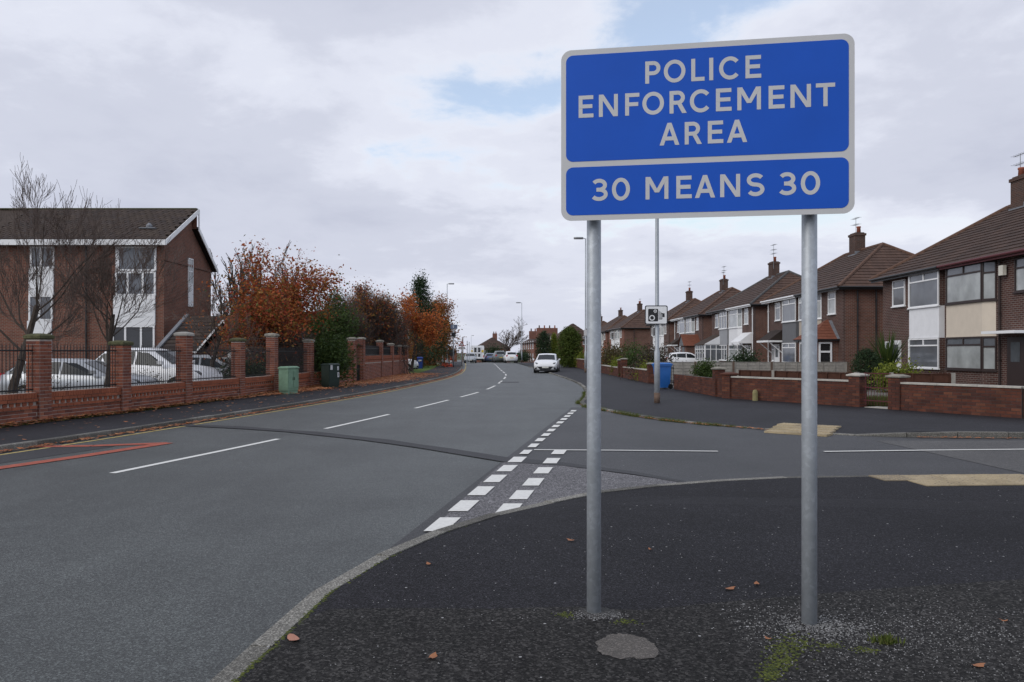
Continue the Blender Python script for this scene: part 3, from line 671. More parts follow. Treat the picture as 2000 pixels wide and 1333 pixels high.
# ------------------------------------------------------------------ brick walls
UB = MB().box((0, 0, 0), (1, 1, 1)).mesh('brick', M_LBRICK)
UBR = MB().box((0, 0, 0), (1, 1, 1)).mesh('brick', M_RBRICK)
def lay(A, B, z0, n, out, lst, bl=.225, bh=.075, dep=.1, proud=.008, start=0):
    A = Vector(A); B = Vector(B); d = B-A; ln = d.length; d.normalize(); nn = Vector((d.y, -d.x)); ang = math.atan2(d.y, d.x)
    for r in range(n):
        s = -(bl/2 if (r+start) % 2 else 0)
        while s < ln-.02:
            a = max(0, s)+.006; b = min(ln, s+bl)-.006; s += bl
            if b-a < .03: continue
            c = A+d*((a+b)/2)+nn*(out+proud-dep/2+random.uniform(-.002, .002))
            lst.append((c.x, c.y, z0+(r+.5)*bh, b-a, dep, bh-.013, ang))
def emit(lst, root, me, mat, limit=300):
    lst.sort(key=lambda b: b[0]**2+b[1]**2 if b[1] > 3 else 1e9)
    vis = [b for b in lst if abs(b[0]/max(b[1], .1)) < .66]; rest = [b for b in lst if not abs(b[0]/max(b[1], .1)) < .66]
    k = vis[:limit]; rest += vis[limit:]
    off = Vector(root.location)
    for x, y, z, l, w_, h, a in k: inst('brick', me, (x-off.x, y-off.y, z-off.z), a, root, (l, w_, h))
    mb = MB()
    for x, y, z, l, w_, h, a in rest: mb.box((x, y, z), (l, w_, h), a)
    if rest: o = mb.build('brickwork', mat, root); o['kind'] = 'stuff'
lw = empty('boundary_wall', (-9.5, 20, .1), 'red brick boundary wall with piers and black railings along the left pavement', 'wall')
PT = [2.0, 1.98, 1.87, 2.16, 2.05, 2.27, 2.13, 2.3, 2.32, 2.27, 2.13, 2.05, 2.04]
bl_, core, band, iron = [], MB(), [], None
ZP = .11
for i in range(len(WALLL)-1):
    A = Vector(WALLL[i]); B = Vector(WALLL[i+1]); d = (B-A).normalized(); n = Vector((d.y, -d.x)); hw = .17
    a = A+d*hw; b = B-d*hw; ln = (b-a).length; ang = math.atan2(d.y, d.x)
    if i == 7:   # the gate opening
        g = empty('metal_gate', (*((A+B)/2), ZP), 'black metal gate between brick gate piers with lintel', 'gate')
        mb = MB(); m = (A+B)/2
        mb.box((m.x, m.y, ZP+.45), ((b-a).length-.04, .03, .82), ang); mb.build('lower_panel', M_IRON, g)
        mb = MB()
        for k in range(7):
            q = a.lerp(b, (k+.5)/7); mb.tube((q.x, q.y, ZP+.86), (q.x, q.y, ZP+1.65), .009, None, 5)
        mb.build('gate_bars', M_IRON, g)
        core.box((m.x, m.y, ZP+2.0), (1.06, .30, .34), ang)
        lay(A, B, ZP+1.83, 4, .155, bl_)
        continue
    tall = i >= 8
    top = ZP+(.96 if tall else .30)
    m = (a+b)/2
    core.box((m.x, m.y, (top+ZP)/2-.05), (ln, .21, top-ZP+.1), ang)
    lay(a, b, ZP, 12 if tall else 4, .105, bl_)
    core.box((m.x, m.y, top+.17), (ln, .17, .34), ang)
    lay(a, b, top, 1, .125, band, dep=.24, proud=.012)                       # projecting course
    q = .0
    while q < ln-.1:                                                         # dentil headers
        c = a+d*(q+.055)+n*.055; band.append((c.x, c.y, top+.112, .10, .1, .066, ang)); q += .17
    lay(a, b, top+.15, 1, .125, band, dep=.24, proud=.012, start=1)
    q = 0
    while q < ln-.05:                                                        # soldier coping
        c = a+d*(q+.0375); band.append((c.x, c.y, top+.282, .066, .26, .11, ang)); q += .075
    mb = MB(); zb = top+.34; ztp = ZP+1.62 if not tall else ZP+1.78; q = .06
    while q < ln:
        c = a+d*q; mb.tube((c.x, c.y, zb), (c.x, c.y, ztp), .0085, None, 4, False); mb.tube((c.x, c.y, ztp), (c.x, c.y, ztp+.06), .0085, .001, 4, False)
        q += .098 if not tall else .06
    for z in (zb+.06, ztp-.1):
        mb.box((m.x, m.y, z), (ln, .012, .03), ang)
    mb.build('railing', M_IRON, lw)
for i, (p, tz) in enumerate(zip(WALLL, PT)):
    A = Vector(WALLL[max(0, i-1)]); B = Vector(WALLL[min(len(WALLL)-1, i+1)]); d = (B-A).normalized(); ang = math.atan2(d.y, d.x); n = Vector((d.y, -d.x)); P_ = Vector(p); h = .165
    core.box((p[0], p[1], (tz-.1)/2), (.325, .325, tz-.1), ang)
    nb_ = int((tz-.1-ZP)/.075)
    c1, c2, c3, c4 = P_-d*h-n*h, P_-d*h+n*h, P_+d*h+n*h, P_+d*h-n*h
    for s_, (u, v) in enumerate(((c1, c2), (c2, c3), (c3, c4))): lay(u, v, ZP, nb_, 0, bl_, dep=.06, start=s_)
    mb = MB(); r0 = random.uniform(-.02, .02)
    mb.rings([[(p[0]+sx*k*math.cos(ang)-sy*k*math.sin(ang), p[1]+sx*k*math.sin(ang)+sy*k*math.cos(ang), tz-.11+z) for sx, sy in ((-1, -1), (1, -1), (1, 1), (-1, 1))] for k, z in ((.185, 0), (.205, .02), (.205, .075), (.17, .10), (.06, .125))])
    mb.build('cap', M_CAPMOSS if i in (1, 2, 4) else (M_STONE if i == 3 else M_CAP), lw)
core.build('mortar_core', M_MORTAR, lw)
emit(bl_, lw, UB, M_LBRICK, 300)
mb = MB()
for x, y, z, l, w_, h, a in band: mb.box((x, y, z), (l, w_, h), a)
o = mb.build('band_courses', M_LBAND, lw); o['kind'] = 'stuff'
# right garden walls
def gwall(pts, label, top, piers, cope=True, red=.3):
    root = empty('garden_wall', (pts[0][0], pts[0][1], .1), label, 'wall'); bl, cb = [], MB()
    n = int((top-.11)/.075)
    for (a, b) in zip(pts, pts[1:]):
        A, B = Vector(a), Vector(b); d = (B-A); ln = d.length; d.normalize(); ang = math.atan2(d.y, d.x); m = (A+B)/2; nn = Vector((d.y, -d.x))
        cb.box((m.x, m.y, .11+n*.075/2-.06), (ln, .2, n*.075+.12), ang)
        lay(a, b, .11, n, .1, bl); lay(b, a, .11, n, .1, bl)
        if cope:
            k = max(1, int(ln/.9)); 
            for i in range(k):
                c = A+d*(ln*(i+.5)/k); mb = MB(); mb.box((c.x, c.y, .11+n*.075+.022+random.uniform(-.002, .002)), (ln/k-.012, .27, .044), ang); mb.build('coping_stone', M_STONE, root)
    for (x, y, ang, ht, capm) in piers:
        k = int((ht-.11)/.075); cb.box((x, y, .05+k*.075/2), (.325, .325, .12+k*.075), ang)
        d = Vector((math.cos(ang), math.sin(ang))); nn = Vector((d.y, -d.x)); P_ = Vector((x, y)); h = .165
        cn_ = [P_-d*h-nn*h, P_-d*h+nn*h, P_+d*h+nn*h, P_+d*h-nn*h]
        for s_ in range(4): lay(cn_[s_], cn_[(s_+1) % 4], .11, k, 0, bl, dep=.06, start=s_)
        mb = MB(); z = .11+k*.075
        mb.rings([[(x+sx*q*math.cos(ang)-sy*q*math.sin(ang), y+sx*q*math.sin(ang)+sy*q*math.cos(ang), z+zz_) for sx, sy in ((-1, -1), (1, -1), (1, 1), (-1, 1))] for q, zz_ in ((.19, 0), (.215, .015), (.215, .05), (.09, .09))])
        mb.build('cap', capm, root)
    cb.build('mortar_core', M_MORTAR_DK, root); emit(bl, root, UBR, M_RBRICK, 260)
    return root
a45 = math.atan2(21.3-25.25, 9.47-7.0); a46 = math.atan2(17.6-20.3, 11.5-9.98)
gwall([(10.05, 20.15), (11.5, 17.6), (13.0, 14.98+1.2), (20, 16.4)], 'brown brick garden wall with pale coping right of the red gate', .83, [(9.98, 20.3, a46, 1.0, M_CAP)])
gwall([(7.0, 25.25), (9.35, 21.5)], 'brown brick garden wall with pale coping left of the red gate', .84, [(9.42, 21.38, a45, 1.0, M_STONE), (7.0, 25.25, a45, .86, M_RBRICK)])
gwall([(6.62, 31.6), (6.98, 25.45)], 'plain brown brick garden wall beside the blue bin', .72, [(6.93, 26.3, math.pi/2, 1.06, M_CAP)], False)
gwall([(6.55, 45.5), (6.6, 37.8)], 'brick garden wall with yellow shrub behind, past the black gate', .74, [(6.6, 37.2, math.pi/2, 1.05, M_CAP), (6.55, 45.9, math.pi/2, 1.2, M_CAP)])
gwall([(6.5, 58.5), (6.54, 47.6)], 'low brick garden wall around the far lamp column', .7, [(6.54, 47.2, math.pi/2, 1.15, M_CAP), (6.5, 58.9, math.pi/2, 1.25, M_UPVC)])
gwall([(6.1, 82), (6.45, 61.5)], 'brick garden wall behind the parked white hatchback', .95, [(6.47, 61, math.pi/2, 1.2, M_CAP)])
g = empty('garden_gate', (9.72, 20.85, .11), 'low red metal garden gate with thin vertical bars', 'gate')
dg = Vector((9.98-9.42, 20.3-21.38)).normalized(); ag = math.atan2(dg.y, dg.x); p0 = Vector((9.42, 21.38))+dg*.2; p1 = Vector((9.98, 20.3))-dg*.2
mb = MB()
for z in (.2, .55, .93): mb.box(((p0.x+p1.x)/2, (p0.y+p1.y)/2, .1+z), ((p1-p0).length, .02, .025), ag)
mb.build('gate_frame', M_MAROON, g)
for i in range(9):
    q = p0.lerp(p1, (i+.5)/9); mb = MB(); mb.tube((q.x, q.y, .18), (q.x, q.y, 1.04), .007, None, 5); mb.build('gate_bar', M_MAROON, g)
mb = MB(); mb.prism([(9.5, 21.15), (9.95, 20.3), (10.4, 20.5), (9.95, 21.35)], .1, .122); o = mb.build('gate_step', M_STONE); tag(o, 'pale stone step under the red garden gate', 'step')
g = empty('black_gate', (6.6, 34.4, .11), 'black iron garden gate behind the lamp column and blue bin', 'gate')
for i in range(11):
    y = 32.2+i*.42; mb = MB(); mb.tube((6.62, y, .2), (6.62, y, 1.05+.25*math.sin(math.pi*i/10)), .012, None, 5); mb.build('gate_bar', M_IRON, g)
mb = MB(); mb.box((6.62, 34.3, .35), (.03, 4.4, .04)); mb.box((6.62, 34.3, .95), (.03, 4.4, .04)); mb.build('gate_frame', M_IRON, g)
sm = MB(); sx_, sy_ = gp(1475, 783, .11); sm.rings([[(sx_+k*.085*math.cos(t*math.pi/4), sy_+k*.05*math.sin(t*math.pi/4), .1+z) for t in range(8)] for k, z in ((1, 0), (1, .26), (.8, .32), (.35, .345))]); o = sm.build('marker_post', plain('marker_stone', (.24, .21, .10), .9, 0, .25, 12)); tag(o, 'small yellowish stone marker standing against the brown garden wall', 'marker')
# fences
def fence(pts, ztop, zbot, pw, label, bmat, pmat, nb, thick=.03):
    root = empty('panel_fence', (pts[0][0], pts[0][1], .1), label, 'fence')
    A, B = Vector(pts[0]), Vector(pts[1]); d = B-A; ln = d.length; d.normalize(); n = max(1, round(ln/pw)); ang = math.atan2(d.y, d.x)
    for i in range(n+1):
        q = A+d*(ln*i/n); mb = MB(); mb.box((q.x, q.y, (ztop+.04)/2), (.10, .11, ztop+.04), ang); mb.build('post', pmat, root)
        if i < n:
            c = A+d*(ln*(i+.5)/n); l = ln/n-.1; bh = (ztop-zbot)/nb; nn = Vector((d.y, -d.x))
            for k in range(nb):
                z = zbot+(k+.5)*bh; mb = MB(); e = random.uniform(-.004, .004)
                mb.obox((c.x-d.x*l/2+nn.x*(.03+e), c.y-d.y*l/2+nn.y*(.03+e), z-bh/2-.012), (d.x*l, d.y*l, 0), (-nn.x*.018, -nn.y*.018, 0), (-nn.x*.02, -nn.y*.02, bh+.01)); mb.build('board', bmat, root)
            for t in (-.5, -.17, .17, .5):
                mb = MB(); q2 = c+d*(l*t*.97)+nn*.045; mb.box((q2.x, q2.y, (ztop+zbot)/2), (.035, .02, ztop-zbot), ang); mb.build('batten', bmat, root)
            mb = MB(); mb.box((c.x, c.y, ztop+.012), (l, .07, .022), ang); mb.build('capping', bmat, root)
    return root
fence([(7.3, 39.5), (16.9, 39.5)], 1.08, .2, 1.93, 'weathered grey lap fence between the front gardens', M_GREYWOOD, M_POSTWOOD, 6)
fence([(7.35, 25.45), (9.6, 21.85)], 1.0, .35, 1.4, 'low brown board fence behind the brick wall left of the gate', M_WOOD, M_GREYWOOD, 4)
fence([(10.35, 21.4), (11.75, 20.9)], 1.0, .2, 1.5, 'short dark brown fence behind the gate pier', M_WOOD, M_GREYWOOD, 4)
# ------------------------------------------------------------------ houses
def win(root, P, d, nrm, w_, h, cells, fm, gm, b=.055, sill=True, depth=.05, out=.0):
    P, d, nrm = Vector(P), Vector(d), Vector(nrm)
    P = P+nrm*out; mb = MB(); up = Vector((0, 0, 1))
    def bar(x0, x1, z0, z1, dd=depth): mb.obox(P+d*x0+up*z0-nrm*.01, d*(x1-x0), nrm*(dd+.01), up*(z1-z0))
    bar(0, w_, 0, b); bar(0, w_, h-b, h); bar(0, b, b, h-b); bar(w_-b, w_, b, h-b)
    fr = None; panes = []
    for (x0, x1, z0, z1) in cells:
        X0, X1, Z0, Z1 = x0*w_, x1*w_, z0*h, z1*h; e = b*.55
        if x0 > 0: bar(X0-e, X0+e, max(Z0, b), min(Z1, h-b), depth-.004)
        if z0 > 0: bar(max(X0, b), min(X1, w_-b), Z0-e, Z0+e, depth-.007)
        panes.append((max(X0, b*.5), min(X1, w_-b*.5), max(Z0, b*.5), min(Z1, h-b*.5)))
    if sill: mb.obox(P-d*.05-up*.05-nrm*.01, d*(w_+.1), nrm*.10, up*.05)
    fr = mb.build('window', fm, root, world=False)
    for i, (a0, a1, c0, c1) in enumerate(panes):
        pm = MB(); pm.obox(P+d*a0+up*c0-nrm*.005, d*(a1-a0), nrm*.017, up*(c1-c0)); pm.build('pane', gm[i % len(gm)] if isinstance(gm, (list, tuple)) else gm, fr, world=False)
    return fr
TOPS = [(0, 1, 0, .76), (0, .5, .76, 1), (.5, 1, .76, 1)]
SPLIT3 = [(0, .33, 0, .72), (.33, .66, 0, .72), (.66, 1, 0, .72), (0, .33, .72, 1), (.33, .66, .72, 1), (.66, 1, .72, 1)]
SIDE = [(0, .72, 0, .70), (.72, 1, 0, .70), (0, .72, .70, 1), (.72, 1, .70, 1)]
ONE = [(0, 1, 0, .7), (0, 1, .7, 1)]
def courses(mb, p0, p1, q1, q0, n, rise=.035):
    p0, p1, q0, q1 = map(Vector, (p0, p1, q0, q1)); nn = (p1-p0).cross(q0-p0 if (q0-p0).length > .01 else q1-p0).normalized()
    if nn.z < 0: nn = -nn
    for i in range(n):
        a, b = i/n, min(1, (i+1.0)/n)
        A0, A1 = p0.lerp(q0, a), p1.lerp(q1, a); B0, B1 = p0.lerp(q0, b), p1.lerp(q1, b)
        k = len(mb.v); mb.v += [tuple(A0), tuple(A1), tuple(A1+nn*rise), tuple(A0+nn*rise), tuple(B0+nn*.004), tuple(B1+nn*.004)]
        f1, f2 = (k, k+1, k+2, k+3), (k+3, k+2, k+5, k+4)
        v = [Vector(mb.v[j]) for j in f2]
        if (v[1]-v[0]).cross(v[2]-v[1]).dot(nn) < 0: f1, f2 = f1[::-1], f2[::-1]
        mb.f += [f1, f2]
def aerial(root, x, y, z, h=1.6, kind=0):
    mb = MB(); mb.tube((x, y, z), (x, y, z+h), .018, .014, 5)
    mb.tube((x, y-.5, z+h-.05), (x, y+.45, z+h-.05), .012, None, 4)
    for k in range(6): mb.tube((x-.16, y-.45+k*.17, z+h-.05), (x+.16, y-.45+k*.17, z+h-.05), .008, None, 4)
    if kind:
        mb.tube((x, y-.4, z+h-.45), (x, y+.35, z+h-.45), .012, None, 4)
        for k in range(5): mb.tube((x-.2, y-.35+k*.17, z+h-.45), (x+.2, y-.35+k*.17, z+h-.45), .008, None, 4)
    mb.build('aerial', M_SIGN_BACK, root, world=False)
def semi(Xf, y0, y1, label, o, rz=0, zb=.1, group='semi-detached houses along the right side'):
    mid = (y0+y1)/2; hw = (y1-y0)/2; root = empty('semi_detached_house', (Xf, mid, zb+zt(mid)), label, 'house', group); root.rotation_euler = (0, 0, rz)
    D = 7.6; EZ = 5.0; RZ = 7.8; ov = .42
    B = lambda mb, n, m, p=root, sm=False: mb.build(n, m, p, sm, False)
    mb = MB(); mb.box((D/2+.06, 0, EZ/2), (D-.12, 2*hw, EZ)); B(mb, 'side_wall', M_HBRICK2)
    mb = MB(); mb.box((.05, 0, EZ/2), (.14, 2*hw+.006, EZ+.002)); B(mb, 'front_wall', o.get('front', M_HBRICK))
    # roof
    e0, e1, e2, e3 = (-ov, -hw-ov, EZ), (D+ov, -hw-ov, EZ), (D+ov, hw+ov, EZ), (-ov, hw+ov, EZ); run = D/2+ov-.3
    r0, r1 = (D/2, -hw-ov+run, RZ), (D/2, hw+ov-run, RZ); n = o.get('n', 14)
    mb = MB(); courses(mb, e0, e3, r1, r0, n); roof = B(mb, 'roof', M_TILE)
    mb = MB(); courses(mb, e0, e1, r0, r0, n); courses(mb, e2, e3, r1, r1, n); courses(mb, e1, e2, r1, r0, n); B(mb, 'hip_tiles', M_TILE_SIDE, roof)
    mb = MB()
    for a, b in ((e0, r0), (e1, r0), (e2, r1), (e3, r1), (r0, r1)):
        a, b = Vector(a), Vector(b); k = max(2, int((b-a).length/.45))
        for i in range(k):
            mb.tube(a.lerp(b, i/k)+Vector((0, 0, .02)), a.lerp(b, (i+.97)/k)+Vector((0, 0, .03)), .105, .095, 7)
    B(mb, 'ridge_tiles', o.get('ridge', M_RIDGE), roof)
    mb = MB(); mb.box((D/2, 0, EZ-.05), (D+2*ov-.1, 2*hw+2*ov-.1, .04)); B(mb, 'soffit', o.get('soffit', M_UPVC), roof)
    def fasc(y0_, y1_, m):
        mb = MB(); mb.box((-ov+.02, (y0_+y1_)/2, EZ-.06), (.03, y1_-y0_, .17)); mb.tube((-ov-.05, y0_, EZ-.02), (-ov-.05, y1_, EZ-.02), .055, None, 8); B(mb, 'gutter', m, roof)
    gn, gf = o.get('gutter', (M_BLACKPL, M_BLACKPL)); fasc(-hw-ov, -.03, gn); fasc(.03, hw+ov, gf)
    mb = MB(); mb.box((D/2, -hw-ov+.02, EZ-.06), (D+2*ov, .03, .15)); mb.tube((-ov, -hw-ov-.05, EZ-.02), (D+ov, -hw-ov-.05, EZ-.02), .05, None, 8); B(mb, 'side_gutter', o.get('sgutter', M_BLACKPL), roof)
    # chimney
    cyy = o.get('chim', .1); mb = MB(); mb.box((D/2-.1, cyy, RZ+.30), (.62, .9, 1.5)); ch = B(mb, 'chimney', M_CBRICK)
    mb = MB(); mb.box((D/2-.1, cyy, RZ+1.0), (.72, 1.0, .14)); mb.box((D/2-.1, cyy, RZ+1.10), (.55, .8, .07)); B(mb, 'chimney_crown', M_CBRICK, ch)
    for k in range(o.get('pots', 1)):
        mb = MB(); mb.lathe((D/2-.1, cyy-.22+k*.44, RZ+1.12), [(.13, 0), (.11, .3), (.135, .33), (.13, .4)], 10); B(mb, 'chimney_pot', M_TERRA, ch, True)
    mb = MB(); mb.box((D/2-.43, cyy, RZ-.36), (.06, 1.05, .3)); mb.box((D/2-.2, cyy-.48, RZ-.2), (.5, .05, .3)); B(mb, 'flashing', M_LEAD, ch)
    if o.get('aer', 1): aerial(ch, D/2+.05, cyy+.52, RZ+.4, o.get('aer', 1.0)*1.5+.3, 1); 
    if o.get('aer2'): aerial(ch, D/2-.3, cyy-.5, RZ+.5, 1.3)
    # the two halves
    for s, h in ((-1, o['near']), (1, o['far'])):
        fm = h.get('frame', M_UPVC); gm = h.get('glass', [M_GLASS_NET, M_GLASS, M_GLASS] if s < 0 else [M_GLASS]); p = .24; u0, u1, u2 = .28, 2.70, 3.20
        bay = [(.0, s*u0), (-p, s*u0), (-p, s*u1), (0, s*u2)]
        mb = MB(); mb.prism(bay, 0, .8); B(mb, 'bay_base', o.get('front', M_HBRICK))
        q = .012; bp = [(.0, s*(u0-q)), (-p-q, s*(u0-q)), (-p-q, s*(u1+q*.4)), (0, s*(u2+q))]
        mb = MB(); mb.prism(bp, 2.12, 3.42); mb.prism([(x*1.05, y*1.006) for x, y in bp], 2.09, 2.15); B(mb, 'bay_panel', h['panel'])
        mb = MB(); mb.prism(bay, .8, 2.09); mb.prism(bay, 3.42, EZ-.07); B(mb, 'bay_core', o.get('front', M_HBRICK))
        dv = Vector((p, s*(u2-u1), 0)); dl = dv.length; dv.normalize(); nv = Vector((-dv.y*s, dv.x*s, 0)); nv = nv if nv.x < 0 else -nv
        for zb_, hh in ((.82, 1.26), (3.44, 1.46)):
            if s < 0: P0 = (-p, -u1, zb_); dd = (0, 1, 0)
            else: P0 = (-p, u0, zb_); dd = (0, 1, 0)
            win(root, P0, dd, (-1, 0, 0), u1-u0, hh, h.get('cells', TOPS), fm, gm)
            if s < 0: win(root, Vector((-p, -u1, zb_))+dv*dl*1.0, -dv, nv, dl, hh, ONE, fm, gm)
            else: win(root, Vector((-p, u1, zb_)), dv, nv, dl, hh, ONE, fm, gm)
        w0, w1 = h.get('sw', (3.75, 4.75)); P0 = (-.02, -w1 if s < 0 else w0, 3.62)
        win(root, P0, (0, 1, 0), (-1, 0, 0), w1-w0, 1.2, ONE, h.get('sframe', fm), gm)
        if h.get('lintel', 1):
            mb = MB(); mb.box((-.03, s*(w0+w1)/2, 4.86), (.02, w1-w0+.1, .08)); B(mb, 'lintel', M_UPVC if h.get('lintel', 1) == 2 else M_HBRICK2)
        # door
        dm = h.get('door', M_UPVC); mb = MB(); mb.box((-.03, s*4.35, 1.02), (.06, .95, 2.04)); dr = B(mb, 'door', dm)
        mb = MB(); mb.box((-.065, s*4.35, 1.5), (.012, .5, .7)); B(mb, 'door_glass', M_GLASS, dr)
        if h.get('sidewin', 1): win(root, (-.02, -5.35 if s < 0 else 4.95, .9), (0, 1, 0), (-1, 0, 0), .4, 1.1, ONE, fm, gm)
        k = h.get('porch')
        if k == 'canopy':
            mb = MB(); z = 2.25; a, b = s*3.3, s*5.6; lo, hi = min(a, b), max(a, b)
            mb.extr([(-1.0, lo, z), (0, lo, z+.75), (0, lo, z)], (0, hi-lo, 0)); cpy = B(mb, 'door_canopy', h.get('ptile', M_TILEP))
            mb = MB(); mb.box((-1.0, (lo+hi)/2, z-.04), (.05, hi-lo+.06, .13)); mb.box((-.5, lo, z-.04), (1.0, .04, .12)); B(mb, 'canopy_fascia', M_UPVC, cpy)
            mb = MB()
            for yy in (lo+.1, hi-.1): mb.tube((-.9, yy, z-.08), (-.03, yy, z-.8), .035, None, 5)
            B(mb, 'canopy_bracket', M_UPVC, cpy)
        if k == 'flat':
            mb = MB(); mb.box((-.4, s*4.5, 2.2), (.8, 1.9, .1)); B(mb, 'door_canopy', M_UPVC)
        if k == 'brick':
            lo, hi = (-5.5, -3.25) if s < 0 else (3.25, 5.5); mb = MB(); mb.box((-.7, (lo+hi)/2, 1.1), (1.4, hi-lo, 2.2)); po = B(mb, 'porch', M_HBRICK2)
            mb = MB(); mdl = (lo+hi)/2; e = .22
            c0, c1, c2, c3 = (-1.4-e, lo-e, 2.2), (-1.4-e, hi+e, 2.2), (0, hi+e, 2.2), (0, lo-e, 2.2); t0 = (-.25, mdl-.05, 3.3); t1 = (0, mdl-.05, 3.3)
            courses(mb, c0, c1, t0, t0, 7, .02); courses(mb, c0, c3, t1, t0, 7, .02); courses(mb, c1, c2, t1, t0, 7, .02); B(mb, 'porch_roof', M_PORCHTILE, po)
            mb = MB(); mb.box((-.72, mdl, 2.17), (1.4+2*e-.1, hi-lo+2*e, .1)); B(mb, 'porch_gutter', M_BLACKPL, po)
            mb = MB(); mb.obox((.0-.02, lo-e-.04, 2.22), (0, .12, 0), (-.14, 0, 0), (0, .9*mdl-.9*lo+.1, 1.05)); B(mb, 'flashing', M_LEAD, po)
            win(root, (-1.1, lo-.012, .15), (1, 0, 0), (0, -1, 0), .72, 1.9, [(0, 1, 0, .72), (0, 1, .72, 1)], M_UPVC, [M_GLASS_DK], b=.09, sill=False)
            mb = MB(); mb.box((-1.43, mdl, 1.05), (.06, 1.5, 2.1)); B(mb, 'porch_door', M_UPVC, po)
            for yy in (-.36, .36): mb = MB(); mb.box((-1.465, mdl+yy, 1.15), (.012, .5, 1.6)); B(mb, 'door_glass', M_GLASS, po)
        if k == 'white':
            lo, hi = (-6.0, -2.6) if s < 0 else (2.6, 6.0); mb = MB(); mb.box((-.75, (lo+hi)/2, .35), (1.5, hi-lo, .7)); po = B(mb, 'porch', M_WHITE)
            mb = MB(); mb.extr([(-1.6, lo-.1, 2.15), (0, lo-.1, 3.0), (0, lo-.1, 2.15)], (0, .06, 0)); B(mb, 'porch_gable', M_WHITE, po)
            mb = MB(); mb.extr([(-1.65, lo-.04, 2.15), (0, lo-.04, 3.0), (0, lo-.04, 2.95), (-1.65, lo-.04, 2.08)], (0, hi-lo+.1, 0)); B(mb, 'porch_roof', M_TILEP, po)
            win(root, (-1.5, lo, .72), (1, 0, 0), (0, -1, 0), 1.45, 1.42, SPLIT3[:], M_UPVC, [M_GLASS], sill=False)
            win(root, (-1.5, lo, .72), (0, 1, 0), (-1, 0, 0), hi-lo, 1.42, [(0, .25, 0, .72), (.25, .5, 0, .72), (.5, .75, 0, .72), (.75, 1, 0, .72), (0, .25, .72, 1), (.25, .5, .72, 1), (.5, .75, .72, 1), (.75, 1, .72, 1)], M_UPVC, [M_GLASS], sill=False)
            mb = MB(); mb.box((-.75, (lo+hi)/2, 1.4), (1.44, hi-lo-.1, 1.35)); B(mb, 'porch_core', M_GLASS_DK, po)
        if k == 'gable':
            lo, hi = (-5.6, -3.3) if s < 0 else (3.3, 5.6); mdl = (lo+hi)/2; mb = MB(); mb.box((-.7, mdl, 1.05), (1.4, hi-lo, 2.1)); po = B(mb, 'porch', M_HBRICK2)
            mb = MB(); mb.extr([(-1.6, lo-.15, 2.1), (-1.6, mdl, 3.15), (-1.6, hi+.15, 2.1)], (1.6, 0, 0)); B(mb, 'porch_gable', M_DGREYP, po)
            mb = MB(); courses(mb, (-1.7, lo-.22, 2.08), (0, lo-.22, 2.08), (0, mdl, 3.2), (-1.7, mdl, 3.2), 6, .02); courses(mb, (-1.7, hi+.22, 2.08), (0, hi+.22, 2.08), (0, mdl, 3.2), (-1.7, mdl, 3.2), 6, .02); B(mb, 'porch_roof', M_PORCHTILE, po)
            mb = MB(); mb.box((-1.42, mdl, 1.0), (.06, 1.0, 2.0)); B(mb, 'porch_door', M_DGREYP, po)
    # rainwater pipes
    for (x, y, m) in o.get('pipes', [(-.09, .0, M_BLACKPL)]):
        mb = MB(); mb.tube((x, y, 0), (x, y, EZ-.15), .04, None, 8)
        for z in (1.2, 2.9, 4.3): mb.box((x, y, z), (.10, .10, .05))
        B(mb, 'downpipe', m)
    return root
semi(17.9, 26.5, 37.8, 'nearest brick house pair with white and cream bays under a brown hipped roof', dict(
    near=dict(panel=M_CREAM, frame=M_BROWNFR, glass=[M_GLASS_NET, M_GLASS, M_GLASS], cells=TOPS, door=M_BROWNFR, porch='flat', sidewin=0, lintel=0, sw=(4.3, 5.2)),
    far=dict(panel=M_WHITE, glass=[M_GLASS], porch=None, sw=(3.5, 4.65)),
    gutter=(M_MAROON, M_BLACKPL), n=17, soffit=M_BROWNFR, chim=.9, pots=2, pipes=[(-.1, -3.5, M_BROWNFR)]))
al = MB(); al.box((17.72, 28.35, 4.55), (.13, .26, .36)); o = al.build('alarm_box', M_ALARM); tag(o, 'cream burglar alarm box on the nearest house front', 'alarm box')
hb = semi(17.9, 42.4, 54.6, 'brick house pair with orange roofed porch behind the right sign post', dict(
    near=dict(panel=M_TAN, cells=[(0, .68, 0, .72), (.68, 1, 0, .72), (0, .68, .72, 1), (.68, 1, .72, 1)], porch='brick', sw=(4.2, 5.2), lintel=2),
    far=dict(panel=M_DGREYP, cells=TOPS, porch='canopy', sw=(3.7, 4.7)), gutter=(M_BLACKPL, M_UPVC), n=15, chim=.6,
    pipes=[(.75, -6.17, M_BLACKPL), (1.75, -6.17, M_BLACKPL), (-.09, 6.0, M_UPVC)]))
dm = MB(); dm.lathe((0, 0, 0), [(.02, 0), (.14, .02), (.25, .08), (.30, .14)], 14); o = dm.build('satellite_dish', M_DGREYP, None, True); o.location = (20.6, 42.15, 4.2); o.rotation_euler = (R(75), R(-25), 0); tag(o, 'dark grey satellite dish on a brick side wall', 'satellite dish')
semi(17.9, 58, 70.2, 'brick house pair with white and light grey bay panels and white lean-to porch', dict(
    near=dict(panel=M_WHITE, cells=[(0, 1, 0, .72), (0, 1, .72, 1)], porch='canopy', ptile=M_UPVC, sw=(3.8, 4.8)),
    far=dict(panel=M_GREYP, cells=SPLIT3, porch='white', sw=(3.8, 4.8)), gutter=(M_UPVC, M_BLACKPL), ridge=M_RIDGE_GREY, n=13, chim=.6, aer=1.3, aer2=1, pipes=[(-.09, -6.0, M_UPVC)]))
